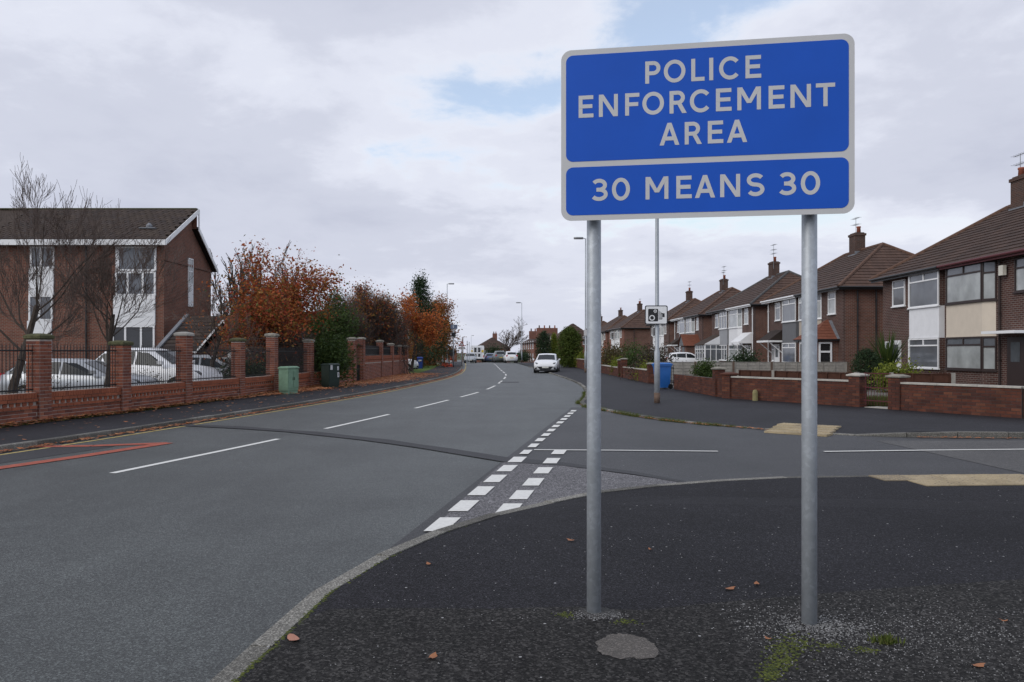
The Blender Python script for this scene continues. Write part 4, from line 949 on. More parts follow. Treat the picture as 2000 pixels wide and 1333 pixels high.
semi(17.9, 73.8, 86, 'brick house pair with small orange gabled porch and grey bay panels', dict(
    near=dict(panel=M_GREYP, cells=SPLIT3, porch='gable', sw=(3.9, 4.8)), far=dict(panel=M_GREYP, cells=TOPS, porch='canopy'), n=11, aer=1.2, aer2=1, gutter=(M_BLACKPL, M_UPVC), pipes=[(-.09, 5.9, M_UPVC)]))
semi(17.9, 89.5, 101.6, 'brick house pair with white bays beyond the camera sign', dict(
    near=dict(panel=M_WHITE, cells=SPLIT3, porch='flat'), far=dict(panel=M_WHITE, porch=None), n=10, aer=1.1))
semi(15.9, 114, 126, 'red brick house pair showing its plain side wall left of the camera sign', dict(
    near=dict(panel=M_WHITE, cells=SPLIT3, porch=None), far=dict(panel=M_WHITE, porch=None), n=10, aer=.8, pots=2, pipes=[(1.5, -6.2, M_BLACKPL)], front=M_FARBRICK), R(3), .1)
semi(15.4, 131.5, 143.5, 'red brick house pair partly behind the left sign post', dict(
    near=dict(panel=M_WHITE, cells=SPLIT3, porch=None), far=dict(panel=M_WHITE, porch=None), n=9, aer=.6, pipes=[(1.5, -6.2, M_BLACKPL)], front=M_FARBRICK), R(5), .35)
semi(14.2, 152, 164, 'farthest brown roofed house pair of the right hand row', dict(
    near=dict(panel=M_WHITE, porch=None), far=dict(panel=M_WHITE, porch=None), n=8, aer=.5, front=M_FARBRICK), R(6), .9)
# distant older houses beyond the bend
def oldhouse(x, y, w_, d_, ez, rz_, rot, label, stack=None, zb=0, windows=4, tile=M_TILE):
    root = empty('old_house', (x, y, zt(y)+zb), label, 'house'); root.rotation_euler = (0, 0, rot)
    B = lambda mb, n, m, p=root: mb.build(n, m, p, False, False)
    mb = MB(); mb.box((0, 0, ez/2-.5), (w_, d_, ez+1)); B(mb, 'wall', M_FARBRICK)
    mb = MB(); o_ = .35; e = [(-w_/2-o_, -d_/2-o_, ez), (w_/2+o_, -d_/2-o_, ez), (w_/2+o_, d_/2+o_, ez), (-w_/2-o_, d_/2+o_, ez)]; q = d_/2-w_/2+.6
    r0, r1 = (0, -max(q, .8), rz_), (0, max(q, .8), rz_)
    courses(mb, e[0], e[3], r1, r0, 8); courses(mb, e[1], e[2], r1, r0, 8); courses(mb, e[0], e[1], r0, r0, 8); courses(mb, e[2], e[3], r1, r1, 8); B(mb, 'roof', tile)
    for k in range(windows):
        yy = -d_/2+d_*(k+.5)/windows
        for z in (.8, 3.2):
            win(root, (-w_/2-.01, yy-.55, z), (0, 1, 0), (-1, 0, 0), 1.1, 1.5, ONE, M_UPVC, [M_GLASS])
    for k in range(2):
        win(root, (-w_/4+k*w_/2-.5, -d_/2-.01, 3.2), (1, 0, 0), (0, -1, 0), 1.0, 1.4, ONE, M_UPVC, [M_GLASS])
    if stack:
        for (sx, sy, sw_, sd_, st, pots) in stack:
            mb = MB(); mb.box((sx, sy, (rz_-1+st)/2), (sw_, sd_, st-rz_+1)); c = B(mb, 'chimney', M_FARBRICK)
            for i in range(pots): mb = MB(); mb.lathe((sx-sw_/2+sw_*(i+.5)/pots, sy, st), [(.14, 0), (.11, .45), (.14, .5)], 8); B(mb, 'chimney_pot', M_TERRA if i % 2 else M_CBRICK, c)
    return root
oldhouse(6.2, 158, 6.5, 26, 4.3, 6.2, R(5), 'long red brick terrace with wide chimney stacks beyond the bend', [(-.2, -8, 4.0, .8, 7.2, 4), (-2.4, -4, 1.6, .7, 6.7, 2)], 0, 7)
oldhouse(10.6, 138, 7, 8, 3.9, 6.9, R(4), 'dark hipped roof house behind the conifers beyond the bend', None, 0, 2)
oldhouse(-5.5, 215, 9, 9, 5.2, 8.2, R(8), 'small distant house with a red chimney behind the dark bush', [(.8, 0, 1.2, .8, 9.3, 2)], -.2, 2)
oldhouse(-17, 170, 9, 16, 3.2, 5.6, R(8), 'low dark roofed house far off behind the silver saloon', None, 0, 3, M_TILEP)
# ------------------------------------------------------------------ estate block on the left
eb = empty('apartment_block', (-22, 43, .06), 'brown brick apartment block with white window bays and dark tiled roof', 'building')
X1 = -17.75; Y0, Y1 = 40, 46.25
mb = MB(); mb.box(((X1-40)/2, (Y0+Y1)/2, 3.15), (X1+40, Y1-Y0, 6.5)); mb.extr([(X1, Y0, 7.15), (X1, 43.5, 9.2), (X1, 43.5, 8.4), (X1, Y1, 6.5), (X1, Y1, 6.4005), (X1, Y0, 6.4005)], (-22, 0, 0)); mb.build('wall', M_BBRICK, eb)
mb = MB(); mb.box((X1+.02, 43.1, 6.35), (.07, 6.2, .12)); mb.build('brick_string_course', M_BBRICK, eb)
mb = MB(); mb.obox((-40, 39.55, 7.16), (22.55, 0, 0), (0, 4.05, 2.24), (0, -.04, .08)); rf = mb.build('roof', M_TILEP, eb)
mb = MB(); mb.obox((-40, 43.62, 8.48), (22.55, 0, 0), (0, 2.9, -2.15), (0, .05, .08)); mb.build('back_roof', M_TILEP, eb)
mb = MB(); mb.box((-28.8, 39.5, 7.13), (22.7, .05, .28)); mb.build('fascia', M_UPVC, eb)
mb = MB(); mb.extr([(X1+.31, 39.5, 7.0), (X1+.31, 43.66, 9.3), (X1+.31, 43.66, 9.56), (X1+.31, 39.5, 7.27)], (.04, 0, 0)); mb.extr([(X1+.312, 43.6, 8.6), (X1+.312, 46.5, 6.45), (X1+.312, 46.5, 6.2), (X1+.312, 43.6, 8.33)], (.04, 0, 0)); mb.box((X1+.334, 43.66, 8.95), (.05, .09, 1.15)); mb.build('bargeboard', M_UPVC, eb)
mb = MB(); mb.box((-28.8, 43.67, 8.95), (22.5, .1, 1.0)); mb.build('clerestory', M_BBRICK, eb)
mb = MB(); mb.box((-28.8, 43.63, 9.55), (22.6, .28, .07)); mb.build('ridge', M_CAPMOSS, eb)
tmesh = MB(); 
tmesh.rings([[(-.16+.32*i/4, -.005, .012+.045*math.sin(math.pi*(i/4))) for i in range(5)]+[(.16, -.005, -.01), (-.16, -.005, -.01)], [(-.16+.32*i/4, .33, .0+.012*math.sin(math.pi*(i/4))) for i in range(5)]+[(.16, .33, -.01), (-.16, .33, -.01)]])
TME = tmesh.mesh('tile', M_TILEP); sl = math.atan2(2.24, 4.05); tiles = []
for r in range(20):
    for c in range(50):
        x = X1+.3-.16-c*.32-(.16 if r % 2 else 0); s = .30*r
        if s > 4.42: continue
        tiles.append((x, 39.5+s*math.cos(sl), 7.27+s*math.sin(sl)))
tiles.sort(key=lambda t: -t[0]); rest = MB(); cnt = 0
vis = [t for t in tiles if t[0] > -26.6]
for k, t in enumerate(vis):
    if k < 300: inst('tile', TME, (t[0]+22, t[1]-43, t[2]-.06+random.uniform(-.004, .004)), parent=eb, rot=(sl+R(5.5), 0, random.uniform(-.012, .012)))
    else:
        M = Matrix.Translation(t) @ Matrix.Rotation(sl+R(5.5), 4, 'X'); b0 = len(rest.v)
        rest.v += [tuple(M @ v.co) for v in TME.vertices]; rest.f += [tuple(b0+i for i in p.vertices) for p in TME.polygons]
o = rest.build('tile_field', M_TILEP, eb); o['kind'] = 'stuff'
def wwin(x0, x1, z0, z1, cells, gm): 
    f = win(eb, (x0+22, Y0-43-.01, z0-.06), (1, 0, 0), (0, -1, 0), x1-x0, z1-z0, cells, M_UPVC, gm, b=.09, sill=False, depth=.06)
def wpan(x0, x1, z0, z1, m=M_UPVC, nl=0):
    mb = MB(); mb.box(((x0+x1)/2, Y0-.02, (z0+z1)/2), (x1-x0, .06, z1-z0)); mb.build('cladding_panel', m, eb)
    for i in range(nl):
        mb = MB(); mb.box(((x0+x1)/2, Y0-.055, z0+(z1-z0)*(i+.5)/nl), (x1-x0-.02, .02, (z1-z0)/nl-.02)); mb.build('weatherboard', m, eb)
def zpx(y): return 1.6+(688-y)*40/FPX
def xpx(x): return (x-1000)*40/FPX
C3 = [(0, .31, 0, 1), (.31, .68, 0, 1), (.68, 1, 0, 1)]
wwin(xpx(227), xpx(306), zpx(530), zpx(482), [(0, .06, 0, 1), (.06, 1, 0, 1)], [M_GLASS])
wwin(xpx(226), xpx(305), zpx(578), zpx(531), C3, [M_GLASS])
wpan(xpx(222), xpx(304), zpx(636), zpx(578), M_UPVC, 7)
wwin(xpx(220), xpx(303), zpx(683), zpx(636), C3, [M_GLASS_DK])
wpan(xpx(220), xpx(303), 0.1, zpx(683), M_UPVC, 2)
wwin(xpx(60), xpx(107), zpx(525), zpx(482), [(0, .45, 0, 1), (.45, 1, 0, 1)], [M_GLASS])
wpan(xpx(57), xpx(106), zpx(577), zpx(525), M_UPVC, 5)
wwin(xpx(57), xpx(104), zpx(627), zpx(577), [(0, .45, 0, 1), (.45, 1, 0, 1)], [M_GLASS])
wpan(xpx(54), xpx(102), .1, zpx(627), M_UPVC, 8)
win(eb, (X1+22+.01, 42.95-43, 5.25), (0, 1, 0), (1, 0, 0), .62, 1.45, [(0, .5, 0, .5), (.5, 1, 0, .5), (0, .5, .5, 1), (.5, 1, .5, 1)], M_UPVC, [M_GLASS_NET], sill=False)
mb = MB(); mb.box((X1+.03, 43.26, 4.7), (.05, .62, 1.2)); mb.build('cladding_panel', M_UPVC, eb)
mb = MB(); mb.tube((xpx(170), Y0-.08, .1), (xpx(170), Y0-.08, 7.0), .05, None, 8); mb.build('downpipe', M_BLACKPL, eb)
rv = MB(); rv.lathe((xpx(275), 40.95, 8.12), [(.14, -.1), (.16, .08), (.05, .22)], 10); rv.box((xpx(275), 40.8, 8.04), (.85, .3, .05)); rv.build('roof_vent', M_LEAD, eb)
an = empty('single_storey_annexe', (-13.5, 38, .06), 'low brick annexe with white edged gable and tiled roof beside the apartment block', 'building')
mb = MB(); mb.box((-14.0, 40.3, .82), (5.0, 6.4, 1.7)); mb.box((-13.45, 37.9, .82), (1.9, 2.2, 1.702)); mb.extr([(-14.4, 36.8, 1.671), (-12.5, 36.8, 1.671), (-13.45, 36.8, 2.9)], (0, 3, 0)); mb.build('wall', M_BBRICK, an)
mb = MB(); courses(mb, (-16.7, 36.9, 1.65), (-11.4, 36.9, 1.65), (-11.4, 40.4, 3.45), (-16.7, 40.4, 3.45), 10); courses(mb, (-16.7, 44, 1.65), (-11.4, 44, 1.65), (-11.4, 40.4, 3.45), (-16.7, 40.4, 3.45), 10); mb.build('roof', M_TILEP, an)
mb = MB(); courses(mb, (-14.7, 36.5, 1.55), (-14.7, 39.5, 1.55), (-13.45, 39.8, 3.05), (-13.45, 36.5, 3.05), 7, .02); courses(mb, (-12.2, 36.5, 1.55), (-12.2, 39.5, 1.55), (-13.45, 39.8, 3.05), (-13.45, 36.5, 3.05), 7, .02); mb.build('gable_roof', M_TILEP, an)
mb = MB(); mb.extr([(-14.75, 36.46, 1.48), (-13.45, 36.46, 3.0), (-13.45, 36.46, 3.12), (-14.75, 36.46, 1.6)], (0, .04, 0)); mb.extr([(-12.15, 36.46, 1.48), (-13.45, 36.46, 3.0), (-13.45, 36.46, 3.12), (-12.15, 36.46, 1.6)], (0, .04, 0)); mb.build('bargeboard', M_UPVC, an)
mb = MB(); mb.obox((-16.8, 36.85, 1.66), (.18, 0, 0), (0, 3.55, 1.83), (0, -.04, .07)); mb.build('lead_verge', M_LEAD, an)
mb = MB(); mb.box((-11.9, 36.86, 1.62), (1.0, .05, .14)); mb.box((-15.7, 36.86, 1.62), (2.0, .05, .10)); mb.build('fascia', M_UPVC, an)
mb = MB(); mb.box((-13.2, 36.77, 1.5), (.26, .05, .42)); mb.build('wall_box', M_UPVC, an)
win(an, (-13.9+13.5, 36.78-38, .5), (1, 0, 0), (0, -1, 0), .8, .8, ONE, M_UPVC, [M_GLASS])
an2 = empty('long_low_building', (-11, 50, .06), 'long low brick building with white fascia behind the wall', 'building')
mb = MB(); mb.box((-13.0, 50.5, 1.2), (7, 6, 2.4)); mb.build('wall', M_BBRICK, an2)
mb = MB(); courses(mb, (-17, 47.1, 2.4), (-9.2, 47.1, 2.4), (-9.2, 50.5, 4.2), (-17, 50.5, 4.2), 8); mb.build('roof', M_TILEP, an2)
mb = MB(); mb.box((-13.1, 47.08, 2.36), (7.9, .05, .16)); mb.build('fascia', M_UPVC, an2)
# ------------------------------------------------------------------ trees and shrubs
def rnd_perp(d, rng):
    v = Vector((rng.gauss(0, 1), rng.gauss(0, 1), rng.gauss(0, 1))); v = v-d*v.dot(d); return v.normalized()
def branch(mb, p, d, ln, r, lvl, spec, rng, tips, maxz=None):
    nseg = spec['seg'][lvl]; up = spec['up'][lvl]; wig = spec['wig']; pts = [(p, d, r)]
    for i in range(nseg):
        d = (d+rnd_perp(d, rng)*wig*rng.random()+Vector((0, 0, up))).normalized(); q = p+d*(ln/nseg); r2 = max(spec['rmin'], r*(1-.75*(i+1)/nseg) if lvl else r*(1-.5*(i+1)/nseg))
        mb[0 if lvl < spec['split'] else 1].tube(p, q, pts[-1][2], r2, 7 if lvl == 0 else (5 if lvl == 1 else 3), False)
        p = q; pts.append((p, d, r2))
    if lvl >= spec['levels']-1: tips.append((pts[-1][0], pts[-1][1])); tips.append((pts[len(pts)//2][0], d)); return
    k = spec['kids'][lvl]
    for j in range(k):
        t = lerp(spec['from'][lvl], 1.0, (j+rng.random()*.8)/k); i = min(nseg-1, int(t*nseg)); f = t*nseg-i
        P = pts[i][0].lerp(pts[i+1][0], min(1, f)); D = pts[i+1][1]; a = R(spec['ang'][lvl]*rng.uniform(.6, 1.3))
        nd = (D*math.cos(a)+rnd_perp(D, rng)*math.sin(a)).normalized()
        branch(mb, P, nd, ln*spec['len'][lvl]*rng.uniform(.6, 1.2)*(1.15-.45*t if lvl else 1), max(spec['rmin'], pts[i+1][2]*spec['rk']), lvl+1, spec, rng, tips)
BARE = dict(levels=5, seg=[4, 5, 4, 3, 3], up=[.0, .10, .10, .08, .08], wig=.30, rmin=.0042, split=2, kids=[8, 7, 6, 5], ang=[52, 42, 40, 38], len=[.85, .62, .6, .6], rk=.40)
BARE['from'] = [.55, .25, .2, .15]
def leafcloud(mb, pts, n, spread, size, rng, flat=0.5):
    for _ in range(n):
        c, d = rng.choice(pts); c = c+Vector((rng.gauss(0, spread), rng.gauss(0, spread), rng.gauss(0, spread)))
        leaf(mb, c, size*rng.uniform(.6, 1.3), rng)
def leaf(mb, c, s, rng, asp=.55):
    a = Vector((rng.gauss(0, 1), rng.gauss(0, 1), rng.gauss(0, .7))).normalized(); b = rnd_perp(a, rng); n = a.cross(b)
    k = len(mb.v); mb.v += [tuple(c-a*s), tuple(c+b*s*asp+n*s*.15), tuple(c+a*s), tuple(c-b*s*asp+n*s*.15)]
    mb.f += [(k, k+1, k+2), (k, k+2, k+3)]
def tree(name, base, h, spread, label, seed, spec=None, leaves=None, twig=M_TWIG, lean=(0, 0), trunk=.3, r=.13, group=None, wood=M_BARK):
    rng = random.Random(seed); root = empty(name, base, label, 'tree', group); sp_ = dict(BARE); sp_.update(spec or {})
    a, b = MB(), MB(); tips = []; p = Vector(base)
    ln = h*.45
    branch([a, b], p-Vector((0, 0, .1)), Vector((lean[0], lean[1], 1)).normalized(), ln, r, 0, sp_, rng, tips)
    # fit the crown to the wanted height and spread
    allv = a.v+b.v; mz = max(v[2] for v in allv)-base[2]; mr = sorted(math.hypot(v[0]-base[0], v[1]-base[1]) for v in allv)[int(len(allv)*.97)]
    kz = h/mz; kr = spread/mr
    fx = lambda v: (base[0]+(v[0]-base[0])*kr, base[1]+(v[1]-base[1])*kr, base[2]+(v[2]-base[2])*kz)
    a.v = [fx(v) for v in a.v]; b.v = [fx(v) for v in b.v]
    a.build('trunk', wood, root); cr = b.build('crown', twig, root)
    tp = [(Vector(fx(c)), d) for c, d in tips]
    for (m, n, s, sz, filt) in (leaves or []):
        pts = [t for t in tp if filt(t[0])] or tp; lb = MB(); leafcloud(lb, pts, n, s, sz, rng); lb.build('foliage', m, root)
    return root
tree('bare_tree', (-11.9, 18.6, .06), 6.3, 2.9, 'large dark bare tree at the left edge behind the railings', 3, dict(kids=[10, 7, 6, 6], ang=[52, 38, 34, 30], up=[0, .12, .16, .22, .25]), r=.13, lean=(-.05, 0))
tree('bare_tree', (-11.3, 21.9, .06), 5.7, 2.0, 'slender bare tree with forked trunk before the apartment block', 8, dict(kids=[9, 7, 6, 6], ang=[46, 40, 36, 32], up=[0, .14, .16, .18, .2]), r=.085)
tree('bare_shrub_tree', (-11.7, 30, .06), 4.3, 2.3, 'twiggy pollarded bush behind the white capped pier', 15, dict(kids=[9, 6, 5, 5], up=[0, .05, .05, .1, .1]), r=.12, leaves=[(M_ORANGELEAF, 60, .05, .05, lambda c: c.x < -11.5)])
POP = dict(levels=4, kids=[18, 7, 5], ang=[26, 24, 24], len=[.75, .45, .5], up=[.0, .30, .2, .15], wig=.16, seg=[5, 5, 4, 3], rmin=.013)
POP['from'] = [.25, .2, .2]
for i, (x, y, h, s) in enumerate(((-17.2, 48, 8.0, 1.5), (-15.9, 48.5, 8.5, 1.4), (-14.4, 47.5, 8.3, 1.4))):
    tree('bare_poplar', (x, y, .06), h, s, ('thin bare upright tree nearest the apartment block gable', 'tallest of the thin bare upright trees', 'thin bare upright tree nearest the red leaved tree')[i], 30+i, POP, twig=M_TWIG_GREY, r=.1, group='thin bare trees behind the wall')
ce = lambda c: c.x > -10.4
tree('autumn_tree', (-10.2, 33.5, .06), 5.9, 2.5, 'autumn tree with red and orange leaves behind the green cabinet', 41, dict(kids=[10, 7, 6, 5], ang=[58, 44, 42, 40]), r=.16,
     leaves=[(M_REDLEAF, 6500, .26, .075, lambda c: c.x > -10.9), (M_REDLEAF, 6500, .3, .05, lambda c: c.x > -10.9), (M_BEECH, 2500, .3, .06, lambda c: True), (M_REDLEAF, 1300, .2, .07, lambda c: c.x <= -10.9), (M_GREENLEAF, 500, .2, .07, lambda c: c.z < 4)])
tree('bare_bush_tree', (-12.0, 36, .06), 4.6, 2.6, 'dense dark bare tree left of the red leaved tree', 52, dict(kids=[10, 7, 6, 5], ang=[60, 48, 44, 40], up=[0, .02, .03, .05, .05], rmin=.010), r=.13, leaves=[(M_REDLEAF, 260, .15, .06, lambda c: True)])
tree('autumn_tree', (-8.7, 49, .06), 6.0, 3.3, 'dark twiggy tree with sparse red leaves above the far wall piers', 61, dict(kids=[13, 8, 7, 6], ang=[64, 50, 46, 42], up=[0, .04, .05, .08, .1], rmin=.009), r=.17,
     leaves=[(M_REDLEAF, 1500, .2, .08, lambda c: c.z > 3.0), (M_BEECH, 2600, .3, .08, lambda c: True)])
tree('autumn_tree', (-7.75, 60, .1), 6.2, 2.1, 'bright orange leaved tree next to the rusty beech', 67, dict(kids=[9, 6, 6, 5]), r=.15,
     leaves=[(M_ORANGELEAF, 4200, .22, .085, lambda c: c.x > -8.4), (M_REDLEAF, 1500, .25, .08, lambda c: True)])
tree('evergreen_tree', (-9.9, 42, .06), 5.0, 1.9, 'loose green leaved tree between the red and dark trees', 71, dict(kids=[9, 6, 5, 5]), r=.12, leaves=[(M_GREENLEAF, 6500, .25, .07, lambda c: True)])
tree('beech_tree', (-9.0, 91, .1), 8.2, 3.0, 'large rusty beech tree with yellow green leaves by the bend', 77, dict(kids=[12, 7, 6, 5], ang=[66, 46, 44, 40]), r=.22,
     leaves=[(M_BEECH, 11000, .32, .11, lambda c: True), (M_LIMELEAF, 900, .4, .10, lambda c: 1.5 < c.z < 5), (M_ORANGELEAF, 900, .35, .1, lambda c: c.x > -8.5)])
lb = MB(); rng = random.Random(5)
for _ in range(9000):
    y = rng.uniform(66, 92); x = -8.9-.03*(y-66)-rng.random()**1.5*2.5; z = rng.random()*2.6*(1-.2*rng.random()); leaf(lb, Vector((x, y, .12+z)), .11, rng)
hd = empty('beech_hedge', (-9.5, 78, .1), 'rusty brown beech hedge under the trees behind the lawn', 'hedge')
lb.build('foliage', M_BEECH, hd)
hb_ = MB()
for i in range(26): hb_.tube((-9.8-.03*i, 66+i, 0), (-9.8-.03*i+rng.uniform(-.3, .3), 66+i+rng.uniform(-.3, .3), 2.2), .04, .01, 5, False)
hb_.build('stems', M_BARK, hd)
tree('bare_tree', (-11.3, 86, .1), 9.2, 3.6, 'tall grey bare tree behind the beech and conifer', 83, dict(kids=[9, 6, 5, 5]), twig=M_TWIG_GREY, r=.2, wood=M_TWIG_GREY)
tree('bare_tree', (-2.0, 185, -2.3), 12.5, 5.2, 'round crowned bare tree standing alone in the distance', 104, dict(kids=[9, 6, 5, 4], ang=[46, 36, 34, 34], up=[0, .12, .12, .12, .12], rmin=.022), twig=M_TWIG_GREY, r=.35, wood=M_TWIG_GREY)
def conifer(base, h, r, label, seed, mat=M_DARKLEAF, cone=True, n=4200, size=.10, name='conifer_tree', cat='tree', group=None):
    rng = random.Random(seed); root = empty(name, base, label, cat, group); tb = MB(); tb.tube(base, (base[0], base[1], base[2]+h*.95), .1*r+.05, .02, 7); tb.build('trunk', M_BARK, root)
    lb = MB(); B_ = Vector(base)
    nl = 90; lumps = []
    for k in range(nl):
        t = (k+.5)/nl; a = k*2.399
        rr = r*((1-t)**.85 if cone else math.sqrt(max(0, 1-(2*t-1)**2)) if t > .5 else (.80+.2*math.sin(math.pi*t)))*rng.uniform(.82, 1.12)
        lumps.append((B_+Vector((rr*math.cos(a), rr*math.sin(a), .05*h+t*h*.95)), a))
    for _ in range(n):
        c, a = rng.choice(lumps); f = rng.random()**.45
        ax = Vector((B_.x, B_.y, c.z+.12*h*(1-f) if cone else c.z)); q = ax.lerp(c, f)+Vector((rng.gauss(0, .09*r+.02), rng.gauss(0, .09*r+.02), rng.gauss(0, .035*h)))
        leaf(lb, q, size*rng.uniform(.6, 1.2), rng, .35)
    lb.build('foliage', mat, root); return root
conifer((-8.9, 76, .1), 8.4, 3.3, 'dark green conifer behind the orange leaved tree', 3, M_DARKLEAF, True, 9000, .13)
conifer((5.6, 76, .1), 3.75, 1.2, 'rounded bright green clipped conifer behind the white hatchback', 4, leafmat('bright_conifer_leaves', [(.06, .09, .015), (.09, .12, .02), (.045, .075, .015)], .25), False, 10000, .12)
conifer((3.9, 97, .1), 3.9, 1.0, 'dark green conifer left of the clipped conifer', 5, M_DARKLEAF, False, 4500, .12)
conifer((5.3, 99, .1), 3.6, 1.1, 'yellow green conifer next to the dark conifer beyond the bend', 6, M_LIMELEAF, True, 4500, .12)
def shrub(base, rx, ry, h, label, seed, mat, n=2600, size=.06, name='shrub', group=None, stems=7):
    rng = random.Random(seed); root = empty(name, base, label, 'shrub', group); tb = MB(); B_ = Vector(base)
    lumps = []
    for k in range(42):
        a = rng.uniform(0, 6.283); e = rng.random(); rr = math.sqrt(1-e*e)*rng.uniform(.55, .98); lumps.append(B_+Vector((rx*rr*math.cos(a), ry*rr*math.sin(a), h*(.14+.80*e*rng.uniform(.8, 1.05)))))
    for k in range(stems): tb.tube(base, rng.choice(lumps), .025, .006, 5, False)
    tb.build('stems', M_BARK, root); lb = MB(); s = .13*(rx+ry+h)/1.7
    for _ in range(n):
        c = rng.choice(lumps); f = rng.random()**.4; q = (B_+Vector((0, 0, h*.35))).lerp(c, f)+Vector((rng.gauss(0, s), rng.gauss(0, s), rng.gauss(0, s*.8)))
        q.z = max(q.z, base[2]+.02); leaf(lb, q, size*rng.uniform(.6, 1.3), rng)
    lb.build('foliage', mat, root); return root
shrub((-8.0, 34.2, .1), .8, 1.0, 2.5, 'green ivy bush growing over the wall by the dark cabinet', 1, M_GREENLEAF, 7500, .06)
shrub((-12.2, 26, .06), 1.4, .6, 1.0, 'scrubby bare hedge in front of the parked cars', 2, M_BROWNLEAF, 700, .03, stems=40)
shrub((-13.2, 22, .06), 1.3, .6, .95, 'thin scrub below the parked silver hatchback', 32, M_BROWNLEAF, 500, .03, stems=40)
shrub((-10.6, 31.5, .06), 1.2, 1.0, 1.25, 'dark green hedge seen through the railings', 33, M_DARKLEAF, 3600, .06)
shrub((7.6, 42, .1), 1.25, 1.6, 1.75, 'large purple tipped rounded shrub behind the brick wall', 3, M_PURPLELEAF, 6500, .055)
shrub((6.95, 40.3, .1), .5, .9, 1.0, 'yellow variegated shrub spilling over the low wall', 4, M_LIMELEAF, 2200, .05)
shrub((7.4, 47.2, .1), .8, 1.2, 1.6, 'mid green shrub left of the purple shrub', 5, M_GREENLEAF, 3500, .06)
shrub((7.5, 58, .1), .9, 3.2, 2.0, 'brown green hedge behind the left sign post', 6, M_BROWNLEAF, 5200, .07)
shrub((9.2, 60, .1), 1.2, 1.4, 2.3, 'bright green shrub above the brown hedge', 7, M_GREENLEAF, 4500, .07)
shrub((6.8, 50.2, .1), .35, .8, 1.3, 'yellow leaved shrub just right of the left sign post', 8, M_LIMELEAF, 1400, .06)
shrub((7.0, 63.5, .1), .6, 1.2, 1.75, 'orange leaved shrub beside the far lamp column', 9, M_ORANGELEAF, 1600, .07)
shrub((6.7, 74.5, .1), .5, 1.4, 1.5, 'light green clipped bush behind the white hatchback bonnet', 10, M_LIMELEAF, 1800, .08)
shrub((9.3, 37.9, .1), .62, .6, 1.12, 'green bush in front of the grey lap fence', 11, M_GREENLEAF, 3400, .045)
shrub((13.7, 46.2, .1), .95, 1.0, 1.72, 'dark green bush behind the grey lap fence', 12, M_DARKLEAF, 3400, .06)
shrub((14.3, 29.2, .1), 1.0, .8, 1.15, 'glossy yellow green laurel in the nearest front garden', 13, M_LIMELEAF, 3000, .06)
conifer((14.1, 31.2, .1), 1.55, .62, 'dark green clipped conifer left of the spiky plant', 14, M_DARKLEAF, False, 6000, .05, 'clipped_conifer', 'shrub')
shrub((5.0, 107, .1), 1.3, 2.5, 2.0, 'green hedge beside the distant blue bin', 15, M_BROWNLEAF, 3000, .1)
shrub((1.8, 122, .1), 1.0, 3, 1.7, 'dark hedge right of the white SUV', 16, M_DARKLEAF, 2600, .1)
shrub((-3.4, 150, -1.2), 2.2, 2.2, 4.2, 'large dark evergreen bush beyond the parked vans', 17, M_DARKLEAF, 4500, .14)
def thicket(base, rx, ry, h, label, seed, n=420, leaves=0, mat=M_BEECH):
    rng = random.Random(seed); root = empty('bare_thicket', base, label, 'shrub'); B_ = Vector(base); tb = MB(); ends = []
    for k in range(n):
        a = rng.uniform(0, 6.283); e = rng.random()**.7; rr = math.sqrt(1-e*e)*rng.uniform(.5, 1.0); end = B_+Vector((rx*rr*math.cos(a), ry*rr*math.sin(a), h*(.25+.75*e))); p = B_+Vector((rng.gauss(0, .3*rx), rng.gauss(0, .3*ry), 0)); q = p.lerp(end, .5)+Vector((rng.gauss(0, .2), rng.gauss(0, .2), rng.random()*.4*h*.3))
        tb.tube(p, q, .026, .016, 4, False); tb.tube(q, end, .016, .007, 3, False)
        for j in range(7):
            t = rng.uniform(.1, 1); c = q.lerp(end, t); d = ((end-q).normalized()+Vector((rng.gauss(0, .6), rng.gauss(0, .6), rng.gauss(.2, .5)))).normalized(); c2 = c+d*rng.uniform(.3, .9); tb.tube(c, c2, .010, .006, 3, False); ends.append((c2, d))
    tb.build('twigs', M_TWIG, root)
    if leaves: lb = MB(); leafcloud(lb, ends, leaves, .15, .075, rng); lb.build('foliage', mat, root)
    return root
thicket((-9.3, 51, .06), 3.2, 2.6, 5.3, 'dense dark bare thicket above the far end of the wall', 201, 800, 2200, M_REDLEAF)
thicket((-11.8, 37.5, .06), 2.6, 1.8, 3.9, 'dense dark bare thicket behind the wall left of the red leaved tree', 202, 520, 250, M_REDLEAF)
thicket((-9.9, 45, .06), 2.2, 1.6, 4.7, 'bare thicket with a few rusty leaves beside the loose green tree', 205, 420, 900)
thicket((-9.3, 57.5, .1), 2.0, 2.4, 5.2, 'rusty leaved thicket between the dark thicket and the orange tree', 206, 460, 3200, M_BEECH)
thicket((-13.6, 44.5, .06), 2.2, 1.8, 4.6, 'grey brown bare thicket below the thin upright trees', 203, 420, 160)
shrub((-9.3, 89, .1), 2.6, 5.0, 5.6, 'full rusty and olive beech bush spreading to the ground by the bend', 204, M_BEECH, 14000, .12, 'beech_bush')
ph = empty('spiky_plant', (15.3, 32.0, .1), 'tall spiky green phormium plant in the nearest front garden', 'plant'); rng = random.Random(9); mb = MB()
